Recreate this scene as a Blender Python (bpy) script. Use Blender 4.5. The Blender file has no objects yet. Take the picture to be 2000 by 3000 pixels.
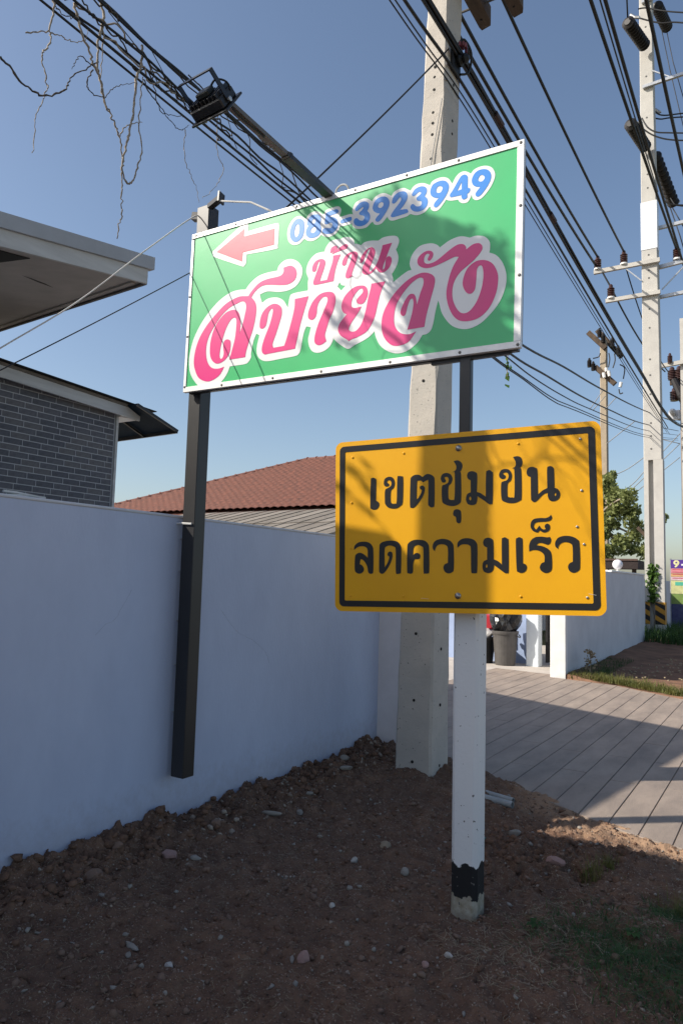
import bpy, bmesh, math, random
import numpy as np
from mathutils import Vector, Matrix

# ---------------------------------------------------------------- camera, sky, sun, exposure
random.seed(7); RNG = np.random.default_rng(11)
scene = bpy.context.scene
COL = scene.collection
cd = bpy.data.cameras.new('camera'); cam = bpy.data.objects.new('camera', cd); COL.objects.link(cam)
cd.sensor_fit = 'HORIZONTAL'; cd.sensor_width = 36.0; cd.lens = 36.0 * 2100 / 2000
cd.clip_start = 0.05; cd.clip_end = 2000
# eye 1.6 m up, looking 32 degrees left of the wall's direction, 5 degrees up, rolled 1.5 degrees
Rw = np.array([[0.85100, -0.02599, -0.52453], [0.52444, 0.09313, 0.84633], [0.02686, -0.99531, 0.09288]])
cam.matrix_world = Matrix([[Rw[0][0], -Rw[0][1], -Rw[0][2], 0.0],
                           [Rw[1][0], -Rw[1][1], -Rw[1][2], 0.0],
                           [Rw[2][0], -Rw[2][1], -Rw[2][2], 1.6],
                           [0, 0, 0, 1]])
scene.camera = cam

SUN = Vector((0.985, 0.82, -1.0)).normalized()          # the way the light travels
EL = math.asin(-SUN.z); ROT = math.atan2(-SUN.x, -SUN.y)
world = bpy.data.worlds.new('World'); scene.world = world; world.use_nodes = True
wn = world.node_tree.nodes; wl = world.node_tree.links
sky = wn.new('ShaderNodeTexSky'); sky.sky_type = 'NISHITA'; sky.sun_disc = False
sky.sun_elevation = EL; sky.sun_rotation = ROT
sky.altitude = 0; sky.air_density = 1.0; sky.dust_density = 1.7; sky.ozone_density = 1.1
bg = wn['Background']; bg.inputs['Strength'].default_value = 0.125
wl.new(sky.outputs[0], bg.inputs['Color'])
sd = bpy.data.lights.new('sun', 'SUN'); sd.energy = 5.0; sd.angle = math.radians(0.53); sd.color = (1.0, 0.93, 0.82)
so = bpy.data.objects.new('sun', sd); COL.objects.link(so)
so.rotation_euler = SUN.to_track_quat('-Z', 'Y').to_euler(); so.location = (-8, -8, 12)
vs = scene.view_settings
vs.view_transform = 'Standard'; vs.look = 'None'; vs.exposure = 0.3; vs.gamma = 1.0; vs.use_curve_mapping = False
scene.render.engine = 'CYCLES'
scene.cycles.max_bounces = 8; scene.cycles.use_denoising = True; scene.cycles.denoising_prefilter = 'ACCURATE'

# ---------------------------------------------------------------- helpers
def link(o, parent=None):
    COL.objects.link(o)
    if parent is not None:
        o.parent = parent
        if parent.type == 'EMPTY':
            o.matrix_parent_inverse = Matrix.Translation(-parent.location)
    return o
def tag(o, label=None, cat=None, group=None, kind=None):
    if label: o['label'] = label
    if cat: o['category'] = cat
    if group: o['group'] = group
    if kind: o['kind'] = kind
    return o
def thing(name, loc, label, cat, group=None):
    o = bpy.data.objects.new(name, None); o.location = loc; o.empty_display_size = 0.2
    COL.objects.link(o); return tag(o, label, cat, group)
class MB:
    """collects shapes in world coordinates; build() makes ONE mesh object"""
    def __init__(s): s.v = []; s.f = []
    def add(s, vs, fs):
        n = len(s.v); s.v += [tuple(p) for p in vs]; s.f += [tuple(i + n for i in f) for f in fs]; return s
    def box(s, lo, hi, m=None, bev=0.0):
        if bev > 0:
            bm = bmesh.new(); bmesh.ops.create_cube(bm, size=1.0)
            for v in bm.verts:
                v.co = Vector([(lo[i] + hi[i]) / 2 + v.co[i] * (hi[i] - lo[i]) for i in range(3)])
            bmesh.ops.bevel(bm, geom=bm.edges[:], offset=bev, segments=1, affect='EDGES')
            vs = [v.co.copy() for v in bm.verts]; bm.verts.index_update(); fs = [[v.index for v in f.verts] for f in bm.faces]; bm.free()
        else:
            (x0, y0, z0), (x1, y1, z1) = lo, hi
            vs = [Vector(p) for p in ((x0,y0,z0),(x1,y0,z0),(x1,y1,z0),(x0,y1,z0),(x0,y0,z1),(x1,y0,z1),(x1,y1,z1),(x0,y1,z1))]
            fs = [(0,3,2,1),(4,5,6,7),(0,1,5,4),(1,2,6,5),(2,3,7,6),(3,0,4,7)]
        if m is not None: vs = [m @ v for v in vs]
        return s.add(vs, fs)
    def bar(s, a, b, w, h, up=(0, 0, 1)):
        a = Vector(a); b = Vector(b); d = (b - a).normalized(); u = Vector(up)
        x = d.cross(u).normalized(); z = x.cross(d).normalized()
        vs = []
        for p in (a, b):
            for sx, sz in ((-1,-1),(1,-1),(1,1),(-1,1)): vs.append(p + x * (sx * w / 2) + z * (sz * h / 2))
        return s.add(vs, [(0,1,2,3),(7,6,5,4),(0,4,5,1),(1,5,6,2),(2,6,7,3),(3,7,4,0)])
    def tube(s, pts, r, n=6, cap=True):
        pts = [Vector(p) for p in pts]; rr = r if isinstance(r, (list, tuple)) else [r] * len(pts)
        vs = []; fs = []; prev = None
        for i, p in enumerate(pts):
            d = (pts[min(i + 1, len(pts) - 1)] - pts[max(i - 1, 0)])
            d = d.normalized() if d.length > 1e-9 else Vector((0, 0, 1))
            if prev is None:
                a = d.orthogonal().normalized()
            else:
                a = prev - d * prev.dot(d)
                a = a.normalized() if a.length > 1e-6 else d.orthogonal().normalized()
            prev = a; b = d.cross(a)
            for k in range(n):
                t = 2 * math.pi * k / n; vs.append(p + (a * math.cos(t) + b * math.sin(t)) * rr[i])
        for i in range(len(pts) - 1):
            for k in range(n):
                fs.append((i*n+k, i*n+(k+1)%n, (i+1)*n+(k+1)%n, (i+1)*n+k))
        if cap:
            fs.append(tuple(range(n - 1, -1, -1))); fs.append(tuple(range((len(pts)-1)*n, len(pts)*n)))
        return s.add(vs, fs)
    def lathe(s, base, axis, prof, n=14):
        """prof: (distance along axis, radius)"""
        ax = Vector(axis).normalized(); base = Vector(base)
        a = ax.orthogonal().normalized(); b = ax.cross(a); vs = []; fs = []
        for h, r in prof:
            for k in range(n):
                t = 2 * math.pi * k / n; vs.append(base + ax * h + (a * math.cos(t) + b * math.sin(t)) * r)
        for i in range(len(prof) - 1):
            for k in range(n): fs.append((i*n+k, i*n+(k+1)%n, (i+1)*n+(k+1)%n, (i+1)*n+k))
        fs.append(tuple(range(n - 1, -1, -1))); fs.append(tuple(range((len(prof)-1)*n, len(prof)*n)))
        return s.add(vs, fs)
    def quad(s, *p): return s.add(p, [tuple(range(len(p)))])
    def slab(s, pts, t):
        """polygon pts given thickness vector t"""
        t = Vector(t); n = len(pts); p = [Vector(q) for q in pts]
        fs = [tuple(range(n)), tuple(range(2*n-1, n-1, -1))] + [((i+1)%n, i, n+i, n+(i+1)%n) for i in range(n)]
        return s.add(p + [q + t for q in p], fs)
    def build(s, name, m, parent=None, smooth=False):
        me = bpy.data.meshes.new(name); me.from_pydata(s.v, [], s.f); me.validate(); me.update()
        fix_normals(me)
        me.materials.append(m)
        if smooth: me.polygons.foreach_set('use_smooth', [True] * len(me.polygons))
        return link(bpy.data.objects.new(name, me), parent)
def fix_normals(me):
    if len(me.polygons) > 60000: return
    bm = bmesh.new(); bm.from_mesh(me); bmesh.ops.recalc_face_normals(bm, faces=bm.faces); bm.to_mesh(me); bm.free()
def raw(name, v, f, m, parent=None, smooth=False):
    """large meshes from numpy arrays; f all the same length"""
    me = bpy.data.meshes.new(name); k = f.shape[1]
    me.vertices.add(len(v)); me.vertices.foreach_set('co', v.astype(np.float32).ravel())
    me.loops.add(f.size); me.loops.foreach_set('vertex_index', f.astype(np.int32).ravel())
    me.polygons.add(len(f)); me.polygons.foreach_set('loop_start', np.arange(0, f.size, k, dtype=np.int32))
    if smooth: me.polygons.foreach_set('use_smooth', np.ones(len(f), dtype=bool))
    me.update(calc_edges=True); me.validate(); me.materials.append(m)
    return link(bpy.data.objects.new(name, me), parent)
def copy_obj(o, loc, parent=None, rot=None):
    c = o.copy(); c.parent = None; c.matrix_parent_inverse = Matrix.Identity(4); c.location = loc
    if rot is not None: c.rotation_euler = rot
    return link(c, parent)
def spline(P, per=6, closed=False):
    P = [Vector(p) for p in P]; n = len(P); out = []
    for i in range(n if closed else n - 1):
        g = (lambda j: P[j % n]) if closed else (lambda j: P[max(0, min(n - 1, j))])
        a, b, c, d = g(i-1), g(i), g(i+1), g(i+2)
        for k in range(per):
            t = k / per
            out.append(0.5 * ((2*b) + (c-a)*t + (2*a-5*b+4*c-d)*t*t + (3*b-a-3*c+d)*t*t*t))
    if not closed: out.append(P[-1].copy())
    return out
def sag(a, b, s, n=16):
    a = Vector(a); b = Vector(b)
    return [a.lerp(b, i / n) - Vector((0, 0, s * 4 * (i/n) * (1 - i/n))) for i in range(n + 1)]

# ---------------------------------------------------------------- value noise for modelled relief
_P = RNG.random((256, 256))
def vnoise(x, y, s):
    x = np.asarray(x) / s + 37.3; y = np.asarray(y) / s + 91.7
    xi = np.floor(x).astype(int); yi = np.floor(y).astype(int); fx = x - xi; fy = y - yi
    fx = fx*fx*(3-2*fx); fy = fy*fy*(3-2*fy)
    g = lambda i, j: _P[i & 255, j & 255]
    return (g(xi,yi)*(1-fx)+g(xi+1,yi)*fx)*(1-fy) + (g(xi,yi+1)*(1-fx)+g(xi+1,yi+1)*fx)*fy - 0.5
def sstep(a, b, x):
    t = np.clip((np.asarray(x, float) - a) / (b - a), 0, 1); return t*t*(3-2*t)

# ---------------------------------------------------------------- materials
MATS = {}
def mat(name, c, rough=0.7, var=0.12, scale=6.0, c2=None, bump=0.0, bscale=40.0, spec=0.4, metal=0.0, coat=0.0, trans=0.0, stretch=None, speck=None, sscale=60.0, sth=0.62):
    """base colour c broken up by two noises towards c2; optional dark specks; bump"""
    m = bpy.data.materials.new(name); m.use_nodes = True; nt = m.node_tree; N = nt.nodes; L = nt.links
    b = N['Principled BSDF']
    tc = N.new('ShaderNodeTexCoord'); mp = N.new('ShaderNodeMapping'); L.new(tc.outputs['Object'], mp.inputs[0])
    if stretch: mp.inputs['Scale'].default_value = stretch
    n1 = N.new('ShaderNodeTexNoise'); n1.inputs['Scale'].default_value = scale; n1.inputs['Detail'].default_value = 8; n1.inputs['Roughness'].default_value = 0.65
    L.new(mp.outputs[0], n1.inputs['Vector'])
    if c2 is None: c2 = tuple(max(0, x * (1 - 2.2 * var)) for x in c)
    ramp = N.new('ShaderNodeMapRange'); ramp.inputs[1].default_value = 0.34; ramp.inputs[2].default_value = 0.68
    L.new(n1.outputs['Fac'], ramp.inputs[0])
    mx = N.new('ShaderNodeMix'); mx.data_type = 'RGBA'; mx.inputs[6].default_value = (*c, 1); mx.inputs[7].default_value = (*c2, 1)
    L.new(ramp.outputs[0], mx.inputs[0]); col = mx.outputs[2]
    if speck:
        n2 = N.new('ShaderNodeTexNoise'); n2.inputs['Scale'].default_value = sscale; n2.inputs['Detail'].default_value = 3
        L.new(mp.outputs[0], n2.inputs['Vector'])
        r2 = N.new('ShaderNodeMapRange'); r2.inputs[1].default_value = sth; r2.inputs[2].default_value = sth + 0.05
        L.new(n2.outputs['Fac'], r2.inputs[0])
        m2 = N.new('ShaderNodeMix'); m2.data_type = 'RGBA'; m2.inputs[7].default_value = (*speck, 1)
        L.new(r2.outputs[0], m2.inputs[0]); L.new(col, m2.inputs[6]); col = m2.outputs[2]
    L.new(col, b.inputs['Base Color'])
    b.inputs['Roughness'].default_value = rough; b.inputs['Metallic'].default_value = metal
    b.inputs['Specular IOR Level'].default_value = spec
    if coat: b.inputs['Coat Weight'].default_value = coat; b.inputs['Coat Roughness'].default_value = 0.08
    if trans: b.inputs['Transmission Weight'].default_value = trans
    if bump:
        n3 = N.new('ShaderNodeTexNoise'); n3.inputs['Scale'].default_value = bscale; n3.inputs['Detail'].default_value = 6
        L.new(mp.outputs[0], n3.inputs['Vector'])
        bp = N.new('ShaderNodeBump'); bp.inputs['Strength'].default_value = bump; bp.inputs['Distance'].default_value = 0.01
        L.new(n3.outputs['Fac'], bp.inputs['Height']); L.new(bp.outputs[0], b.inputs['Normal'])
    MATS[name] = m; return m
def leafmat(name, c, c2, scale=9.0, tr=0.35):
    m = mat(name, c, 0.55, c2=c2, scale=scale, spec=0.3); nt = m.node_tree; b = nt.nodes['Principled BSDF']
    t = nt.nodes.new('ShaderNodeBsdfTranslucent'); mx = nt.nodes.new('ShaderNodeMixShader'); mx.inputs[0].default_value = tr
    src = b.inputs['Base Color'].links[0].from_socket
    nt.links.new(src, t.inputs['Color']); nt.links.new(b.outputs[0], mx.inputs[1]); nt.links.new(t.outputs[0], mx.inputs[2])
    nt.links.new(mx.outputs[0], nt.nodes['Material Output'].inputs['Surface']); return m

M_wall = mat('wall_paint', (0.535, 0.595, 0.745), 0.75, scale=1.4, c2=(0.465, 0.52, 0.665), bump=0.18, bscale=45, stretch=(1, 1.2, 0.55))
M_wallfar = mat('wall_paint_far', (0.62, 0.63, 0.66), 0.8, scale=1.5, c2=(0.52, 0.53, 0.56), bump=0.1, bscale=40)
M_white = mat('white_paint', (0.80, 0.79, 0.77), 0.6, var=0.05, scale=5)
M_pink = mat('pillar_paint', (0.84, 0.78, 0.78), 0.75, var=0.05, scale=3)
M_soil = mat('soil', (0.215, 0.125, 0.082), 0.95, scale=7, c2=(0.115, 0.07, 0.05), bump=1.0, bscale=130, spec=0.15, speck=(0.42, 0.34, 0.27), sscale=120, sth=0.64)
def add_sunlit_sand():
    # paler sand along the paving edge, sunlit brightness put into its colour
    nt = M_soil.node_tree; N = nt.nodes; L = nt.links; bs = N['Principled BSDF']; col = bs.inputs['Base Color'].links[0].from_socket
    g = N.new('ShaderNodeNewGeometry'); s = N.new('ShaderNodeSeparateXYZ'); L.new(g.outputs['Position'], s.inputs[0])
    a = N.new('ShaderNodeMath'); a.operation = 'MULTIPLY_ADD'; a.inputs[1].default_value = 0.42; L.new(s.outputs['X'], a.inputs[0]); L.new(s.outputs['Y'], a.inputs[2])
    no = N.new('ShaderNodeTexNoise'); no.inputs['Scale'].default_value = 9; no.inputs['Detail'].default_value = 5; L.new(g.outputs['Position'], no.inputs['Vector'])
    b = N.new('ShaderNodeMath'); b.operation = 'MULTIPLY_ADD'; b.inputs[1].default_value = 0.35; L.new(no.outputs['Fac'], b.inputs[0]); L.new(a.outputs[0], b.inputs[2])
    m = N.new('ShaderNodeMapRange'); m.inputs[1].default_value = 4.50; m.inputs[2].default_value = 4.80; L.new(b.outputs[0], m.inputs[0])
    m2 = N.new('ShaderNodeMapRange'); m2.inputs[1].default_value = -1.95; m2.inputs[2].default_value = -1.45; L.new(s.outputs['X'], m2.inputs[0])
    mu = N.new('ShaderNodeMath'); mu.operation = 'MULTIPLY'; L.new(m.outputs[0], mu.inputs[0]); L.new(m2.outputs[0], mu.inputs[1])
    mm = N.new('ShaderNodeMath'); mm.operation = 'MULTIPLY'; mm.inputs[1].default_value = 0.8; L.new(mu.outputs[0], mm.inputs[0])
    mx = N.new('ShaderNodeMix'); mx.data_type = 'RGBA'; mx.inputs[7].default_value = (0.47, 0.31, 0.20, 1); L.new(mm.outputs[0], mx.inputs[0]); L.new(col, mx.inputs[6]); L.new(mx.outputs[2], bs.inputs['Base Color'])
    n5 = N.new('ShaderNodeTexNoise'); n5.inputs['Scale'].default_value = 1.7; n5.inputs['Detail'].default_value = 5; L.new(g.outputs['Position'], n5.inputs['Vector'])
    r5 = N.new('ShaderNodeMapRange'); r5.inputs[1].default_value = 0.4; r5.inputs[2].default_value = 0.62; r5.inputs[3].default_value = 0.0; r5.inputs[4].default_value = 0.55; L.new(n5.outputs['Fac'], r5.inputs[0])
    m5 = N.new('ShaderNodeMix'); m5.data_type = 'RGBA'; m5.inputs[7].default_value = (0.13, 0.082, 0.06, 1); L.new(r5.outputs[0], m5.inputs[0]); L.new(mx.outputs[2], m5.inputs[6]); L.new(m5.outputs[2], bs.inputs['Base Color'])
add_sunlit_sand()
def wall_dirt():
    # mud splashed on the foot of the wall, ragged
    nt = M_wall.node_tree; N = nt.nodes; L = nt.links; bs = N['Principled BSDF']; col = bs.inputs['Base Color'].links[0].from_socket
    g = N.new('ShaderNodeNewGeometry'); s = N.new('ShaderNodeSeparateXYZ'); L.new(g.outputs['Position'], s.inputs[0])
    no = N.new('ShaderNodeTexNoise'); no.inputs['Scale'].default_value = 14; no.inputs['Detail'].default_value = 8; no.inputs['Roughness'].default_value = 0.75; L.new(g.outputs['Position'], no.inputs['Vector'])
    a = N.new('ShaderNodeMath'); a.operation = 'MULTIPLY_ADD'; a.inputs[1].default_value = -0.55; L.new(no.outputs['Fac'], a.inputs[0]); L.new(s.outputs['Z'], a.inputs[2])
    m = N.new('ShaderNodeMapRange'); m.inputs[1].default_value = -0.20; m.inputs[2].default_value = 0.06; m.inputs[3].default_value = 0.28; m.inputs[4].default_value = 0.0; L.new(a.outputs[0], m.inputs[0])
    mx = N.new('ShaderNodeMix'); mx.data_type = 'RGBA'; mx.inputs[7].default_value = (0.20, 0.15, 0.12, 1); L.new(m.outputs[0], mx.inputs[0]); L.new(col, mx.inputs[6]); L.new(mx.outputs[2], bs.inputs['Base Color'])
wall_dirt()
M_clod = mat('soil_clod', (0.21, 0.118, 0.076), 0.95, scale=18, c2=(0.105, 0.064, 0.046), bump=0.7, bscale=120, spec=0.15)
M_grit = mat('soil_grit', (0.34, 0.235, 0.175), 0.95, scale=90, c2=(0.055, 0.036, 0.028), spec=0.15)
M_gravel = mat('gravel', (0.37, 0.31, 0.25), 0.85, scale=26, c2=(0.20, 0.14, 0.105), bump=0.4, bscale=120, spec=0.25)
M_farsoil = mat('far_soil', (0.25, 0.14, 0.09), 0.95, scale=2.6, c2=(0.12, 0.072, 0.05), bump=0.5, bscale=30, spec=0.1)
M_field = mat('field', (0.16, 0.13, 0.075), 0.95, scale=0.5, c2=(0.07, 0.09, 0.03), spec=0.1)
M_drive = mat('stamped_concrete', (0.35, 0.28, 0.228), 0.72, scale=1.6, c2=(0.215, 0.175, 0.148), bump=0.35, bscale=70, stretch=(2.2, 0.7, 1), spec=0.3, speck=(0.17, 0.15, 0.14), sscale=38, sth=0.69)
M_joint = mat('joint_grime', (0.085, 0.065, 0.05), 0.95, var=0.2, scale=20)
M_apron = mat('yard_concrete', (0.50, 0.45, 0.40), 0.8, scale=2.0, c2=(0.40, 0.36, 0.32), bump=0.2, bscale=60)
M_conc = mat('pole_concrete', (0.52, 0.475, 0.42), 0.85, scale=5, c2=(0.44, 0.41, 0.37), bump=0.22, bscale=60, spec=0.25, speck=(0.13, 0.13, 0.12), sscale=52, sth=0.675)
M_concfar = mat('far_pole_concrete', (0.55, 0.53, 0.49), 0.85, scale=3, c2=(0.47, 0.45, 0.42), bump=0.2, bscale=40, spec=0.25)
M_hole = mat('hole_dark', (0.018, 0.017, 0.016), 0.9)
M_black = mat('black_steel', (0.016, 0.0155, 0.0165), 0.40, scale=4, c2=(0.028, 0.026, 0.025), spec=0.5, stretch=(1, 1, 0.25))
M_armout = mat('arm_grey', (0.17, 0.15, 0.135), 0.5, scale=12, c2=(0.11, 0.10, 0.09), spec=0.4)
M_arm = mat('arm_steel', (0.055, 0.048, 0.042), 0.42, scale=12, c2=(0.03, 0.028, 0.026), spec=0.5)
M_galv = mat('galvanised', (0.55, 0.56, 0.57), 0.42, metal=0.75, var=0.12, scale=18)
M_trim = mat('aluminium_trim', (0.78, 0.77, 0.75), 0.42, metal=0.25, var=0.06, scale=22, spec=0.5)
M_screw = mat('screw', (0.16, 0.15, 0.14), 0.5, metal=0.5)
M_bolt = mat('bolt_zinc', (0.42, 0.41, 0.39), 0.35, metal=0.85, scale=60)
M_cable = mat('cable_black', (0.012, 0.012, 0.013), 0.5, spec=0.4)
M_wire = mat('wire_grey', (0.30, 0.30, 0.30), 0.5)
M_whitewire = mat('wire_white', (0.66, 0.65, 0.62), 0.5)
M_vine = mat('dry_vine', (0.40, 0.345, 0.275), 0.9, scale=60, c2=(0.19, 0.155, 0.12))
M_vinedark = mat('dark_vine', (0.12, 0.10, 0.08), 0.9, scale=60, c2=(0.035, 0.03, 0.026))
M_wood = mat('weathered_timber', (0.12, 0.082, 0.055), 0.85, scale=5, c2=(0.05, 0.036, 0.027), stretch=(1, 0.2, 1), bump=0.4, bscale=60)
M_ins = mat('brown_porcelain', (0.062, 0.024, 0.017), 0.22, spec=0.6)
M_insd = mat('dark_porcelain', (0.014, 0.011, 0.0105), 0.45, spec=0.35)
M_pole3 = mat('old_pole', (0.44, 0.36, 0.26), 0.85, scale=3, c2=(0.33, 0.27, 0.20))
M_pole4 = mat('brown_pole', (0.24, 0.17, 0.12), 0.9, scale=2, c2=(0.16, 0.12, 0.09))
# printed sheets: gloss over colour, a hint of waviness
def vinyl(name, c, rough=0.30, wav=0.10):
    return mat(name, c, rough, scale=2.4, c2=tuple(min(1, x * 0.90 + 0.008) for x in c), spec=0.5, bump=wav, bscale=3.2, coat=0.12)
V_green = vinyl('vinyl_green', (0.055, 0.47, 0.165))
V_white = vinyl('vinyl_white', (0.80, 0.80, 0.79))
V_pink = vinyl('vinyl_magenta', (0.72, 0.035, 0.215))
V_red = vinyl('vinyl_red', (0.72, 0.075, 0.125))
V_blue = vinyl('vinyl_blue', (0.026, 0.235, 0.70))
V_yellow = mat('reflective_yellow', (0.78, 0.385, 0.004), 0.42, scale=3.0, c2=(0.73, 0.35, 0.004), spec=0.35, bump=0.1, bscale=320)
V_black = mat('sheet_black', (0.012, 0.012, 0.014), 0.38, spec=0.4)

# ---------------------------------------------------------------- ground, soil verge, driveway
def drive_edge(x):      # near edge of the paved drive
    return np.interp(x, [-4.7, -3.4, -2.9, -2.18, -1.54, -1.236, -0.88, -0.574, 0.2, 3.0], [6.60, 6.52, 6.25, 5.85, 5.47, 5.275, 5.08, 4.99, 4.82, 4.4])
def drive_far(x):
    return np.interp(x, [-4.7, -3.5, -3.4, -2.38, -1.3, 0.0, 3.0], [13.2, 13.0, 12.60, 12.34, 11.55, 10.75, 9.2])
def soil_h(x, y):
    x = np.asarray(x, float); y = np.asarray(y, float)
    h = 0.012 + 0.07 * sstep(-2.95, -3.35, x) * (0.7 + 0.9 * vnoise(x, y, 0.35)) + 0.03 * sstep(-2.6, -3.3, x)
    h = h + 0.03 * vnoise(x, y, 0.7) + 0.030 * vnoise(x, y, 0.23)
    rough = 0.55 + 0.6 * sstep(-2.7, -3.2, x) + 0.7 * np.exp(-(((x + 1.25) / 0.35) ** 2 + ((y - 4.25) / 0.4) ** 2))
    for s, a in ((0.085, 0.029), (0.045, 0.022), (0.024, 0.013), (0.013, 0.007)):
        h = h + rough * a * np.sign(vnoise(x, y, s)) * np.abs(2 * vnoise(x, y, s)) ** 0.8
    e = drive_edge(x) + 0.10 * vnoise(x, y, 0.22) + 0.05 * vnoise(x, y, 0.06)
    k = sstep(0.0, 0.20, y - e)
    mound = 0.085 * np.exp(-(((x + 2.62) / 0.55) ** 2 + ((y - 5.5) / 0.5) ** 2))
    return (h + mound) * (1 - 0.75 * k) - 0.055 * k
g = MB(); g.quad((-900, -900, -0.09), (900, -900, -0.09), (900, 900, -0.09), (-900, 900, -0.09))
tag(g.build('ground', M_field), kind='structure')
nx, ny = 560, 700
xs = np.linspace(-3.42, 1.0, nx); ys = np.linspace(0.6, 6.5, ny)
# finer towards the camera side of the view
X, Y = np.meshgrid(xs, ys); Z = soil_h(X, Y)
v = np.stack([X.ravel(), Y.ravel(), Z.ravel()], 1)
i = np.arange((nx - 1) * (ny - 1)); r_, c_ = i // (nx - 1), i % (nx - 1); a_ = r_ * nx + c_
f = np.stack([a_, a_ + 1, a_ + nx + 1, a_ + nx], 1)
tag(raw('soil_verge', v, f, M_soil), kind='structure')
b = MB(); b.slab([(-3.42, -8, -0.02), (2.6, -8, -0.02), (2.6, 0.62, -0.02), (-3.42, 0.62, -0.02)], (0, 0, -0.05))
b.slab([(0.98, 0.62, -0.02), (2.6, 0.62, -0.02), (2.6, 4.3, -0.02), (0.98, 4.6, -0.02)], (0, 0, -0.05))
tag(b.build('verge_behind', M_farsoil), kind='structure')
b = MB(); b.slab([(2.6, -90, -0.015), (10.5, -90, -0.015), (10.5, 90, -0.015), (2.6, 90, -0.015)], (0, 0, -0.06)); tag(b.build('road', mat('road_concrete', (0.36, 0.345, 0.32), 0.85, scale=1.2, c2=(0.28, 0.27, 0.25), bump=0.2, bscale=50)), kind='structure')
b = MB()
ex = [(-3.38, 6.50), (-2.18, 5.95), (-1.236, 5.37), (-0.574, 5.09), (0.2, 4.92), (2.3, 4.65), (2.3, 9.5), (0, 10.65), (-1.3, 11.45), (-2.38, 12.24), (-3.38, 12.50), (-4.68, 12.98), (-4.68, 6.66)]
b.slab([(x, y, -0.012) for x, y in ex], (0, 0, -0.06))
drive = tag(b.build('driveway', M_joint), kind='structure')
W = 0.2125; k = 0; x = -4.675
while x < 2.4:
    xl, xr = x + 0.0028, x + W - 0.0028
    n0l, n0r, n1l, n1r = (float(drive_edge(xl)), float(drive_edge(xr)), float(drive_far(xl)), float(drive_far(xr)))
    cuts = [5.0 + ((k * 0.83) % 1.7) + 1.7 * j + random.uniform(-.06, .06) for j in range(0, 6)]
    cuts = [c for c in cuts if n0l + 0.5 < c < n1r - 0.4]
    ends = [(n0l, n0r)] + [(c, c) for c in cuts] + [(n1l, n1r)]
    for (al, ar), (bl, br) in zip(ends[:-1], ends[1:]):
        al, ar, bl, br = al + .0025, ar + .0025, bl - .0025, br - .0025
        s = MB(); dz = random.uniform(-0.0015, 0.0015); q = 0.0028
        top = [(xl+q, al+q, 0.010+dz), (xr-q, ar+q, 0.010+dz), (xr-q, br-q, 0.010+dz), (xl+q, bl-q, 0.010+dz)]
        mid = [(xl, al, 0.006+dz), (xr, ar, 0.006+dz), (xr, br, 0.006+dz), (xl, bl, 0.006+dz)]
        low = [(p[0], p[1], -0.011) for p in mid]
        s.add(top + mid + low, [(0,1,2,3)] + [(i_, (i_+1)%4, 4+(i_+1)%4, 4+i_) for i_ in range(4)] + [(4+i_, 4+(i_+1)%4, 8+(i_+1)%4, 8+i_) for i_ in range(4)])
        s.build('paving_plank', M_drive, drive)
    x += W; k += 1
b = MB(); b.slab([(-14, 5.4, 0.006), (-4.685, 5.4, 0.006), (-4.685, 19, 0.006), (-14, 19, 0.006)], (0, 0, -0.08)); b.slab([(-4.684, 13.08, 0.0055), (-3.5, 13.0, 0.0055), (-3.5, 19, 0.0055), (-4.684, 19, 0.0055)], (0, 0, -0.08))
tag(b.build('yard', M_apron), kind='structure')
# verge beyond the drive, gently uneven
nx, ny = 90, 160
xs = np.linspace(-3.3, 3.0, nx); ys = np.linspace(0, 1, ny)
X, T = np.meshgrid(xs, ys); E0 = np.interp(X, [-3.4, -2.38, -1.3, 0.0, 3.0], [12.70, 12.28, 11.50, 10.7, 9.15]); Y = E0 + T * T * (48 - E0)
Z = 0.02 + 0.05 * vnoise(X, Y, 0.8) + 0.03 * vnoise(X, Y, 0.22) + 0.12 * sstep(14, 24, Y) + 0.05 * sstep(-2.4, -3.2, X)
Z = np.where(T < 0.02, -0.03, Z)
i = np.arange((nx - 1) * (ny - 1)); r_, c_ = i // (nx - 1), i % (nx - 1); a_ = r_ * nx + c_
tag(raw('far_verge', np.stack([X.ravel(), Y.ravel(), Z.ravel()], 1), np.stack([a_, a_ + 1, a_ + nx + 1, a_ + nx], 1), M_farsoil, smooth=True), kind='structure')

M_gutter0 = mat('crack_dark', (0.33, 0.37, 0.45), 0.9)
# ---------------------------------------------------------------- boundary walls
b = MB(); b.box((-3.56, -7, -0.2), (-3.36, 6.17, 1.965))
wl_ = thing('boundary_wall', (-3.46, 3, 0), 'long blue grey plastered wall behind the black sign post', 'wall')
b.build('wall_panel', M_wall, wl_)
for pts in (((3.05, 1.50), (2.98, 1.42), (2.93, 1.33), (2.86, 1.30), (2.80, 1.24)), ((3.86, 1.36), (4.02, 1.22), (4.13, 1.17), (4.28, 1.10), (4.40, 1.02), (4.43, 0.95))):
    b = MB(); P = spline([(-3.3595, y_ + random.uniform(-.008, .008), z_) for y_, z_ in pts], 4)
    b.tube([(p.x, p.y + random.uniform(-.004, .004), p.z + random.uniform(-.004, .004)) for p in P], 0.0005, 4); b.build('hairline_crack', M_gutter0, wl_)
b = MB(); b.box((-3.565, -7, 1.965), (-3.355, 6.17, 1.985), bev=0.006); b.build('coping', M_wallfar, wl_)
b = MB(); b.box((-3.50, 6.17, -0.2), (-3.06, 6.50, 1.975), bev=0.008); tag(b.build('end_pillar', M_pink, wl_), 'pinkish end pillar at the driveway')
wf = thing('far_boundary_wall', (-3.36, 20, 0), 'grey wall beyond the driveway with a sunlit white end', 'wall')
b = MB(); b.box((-3.47, 12.72, -0.2), (-3.26, 20.9, 1.91)); b.build('wall_panel', M_wallfar, wf)
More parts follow.
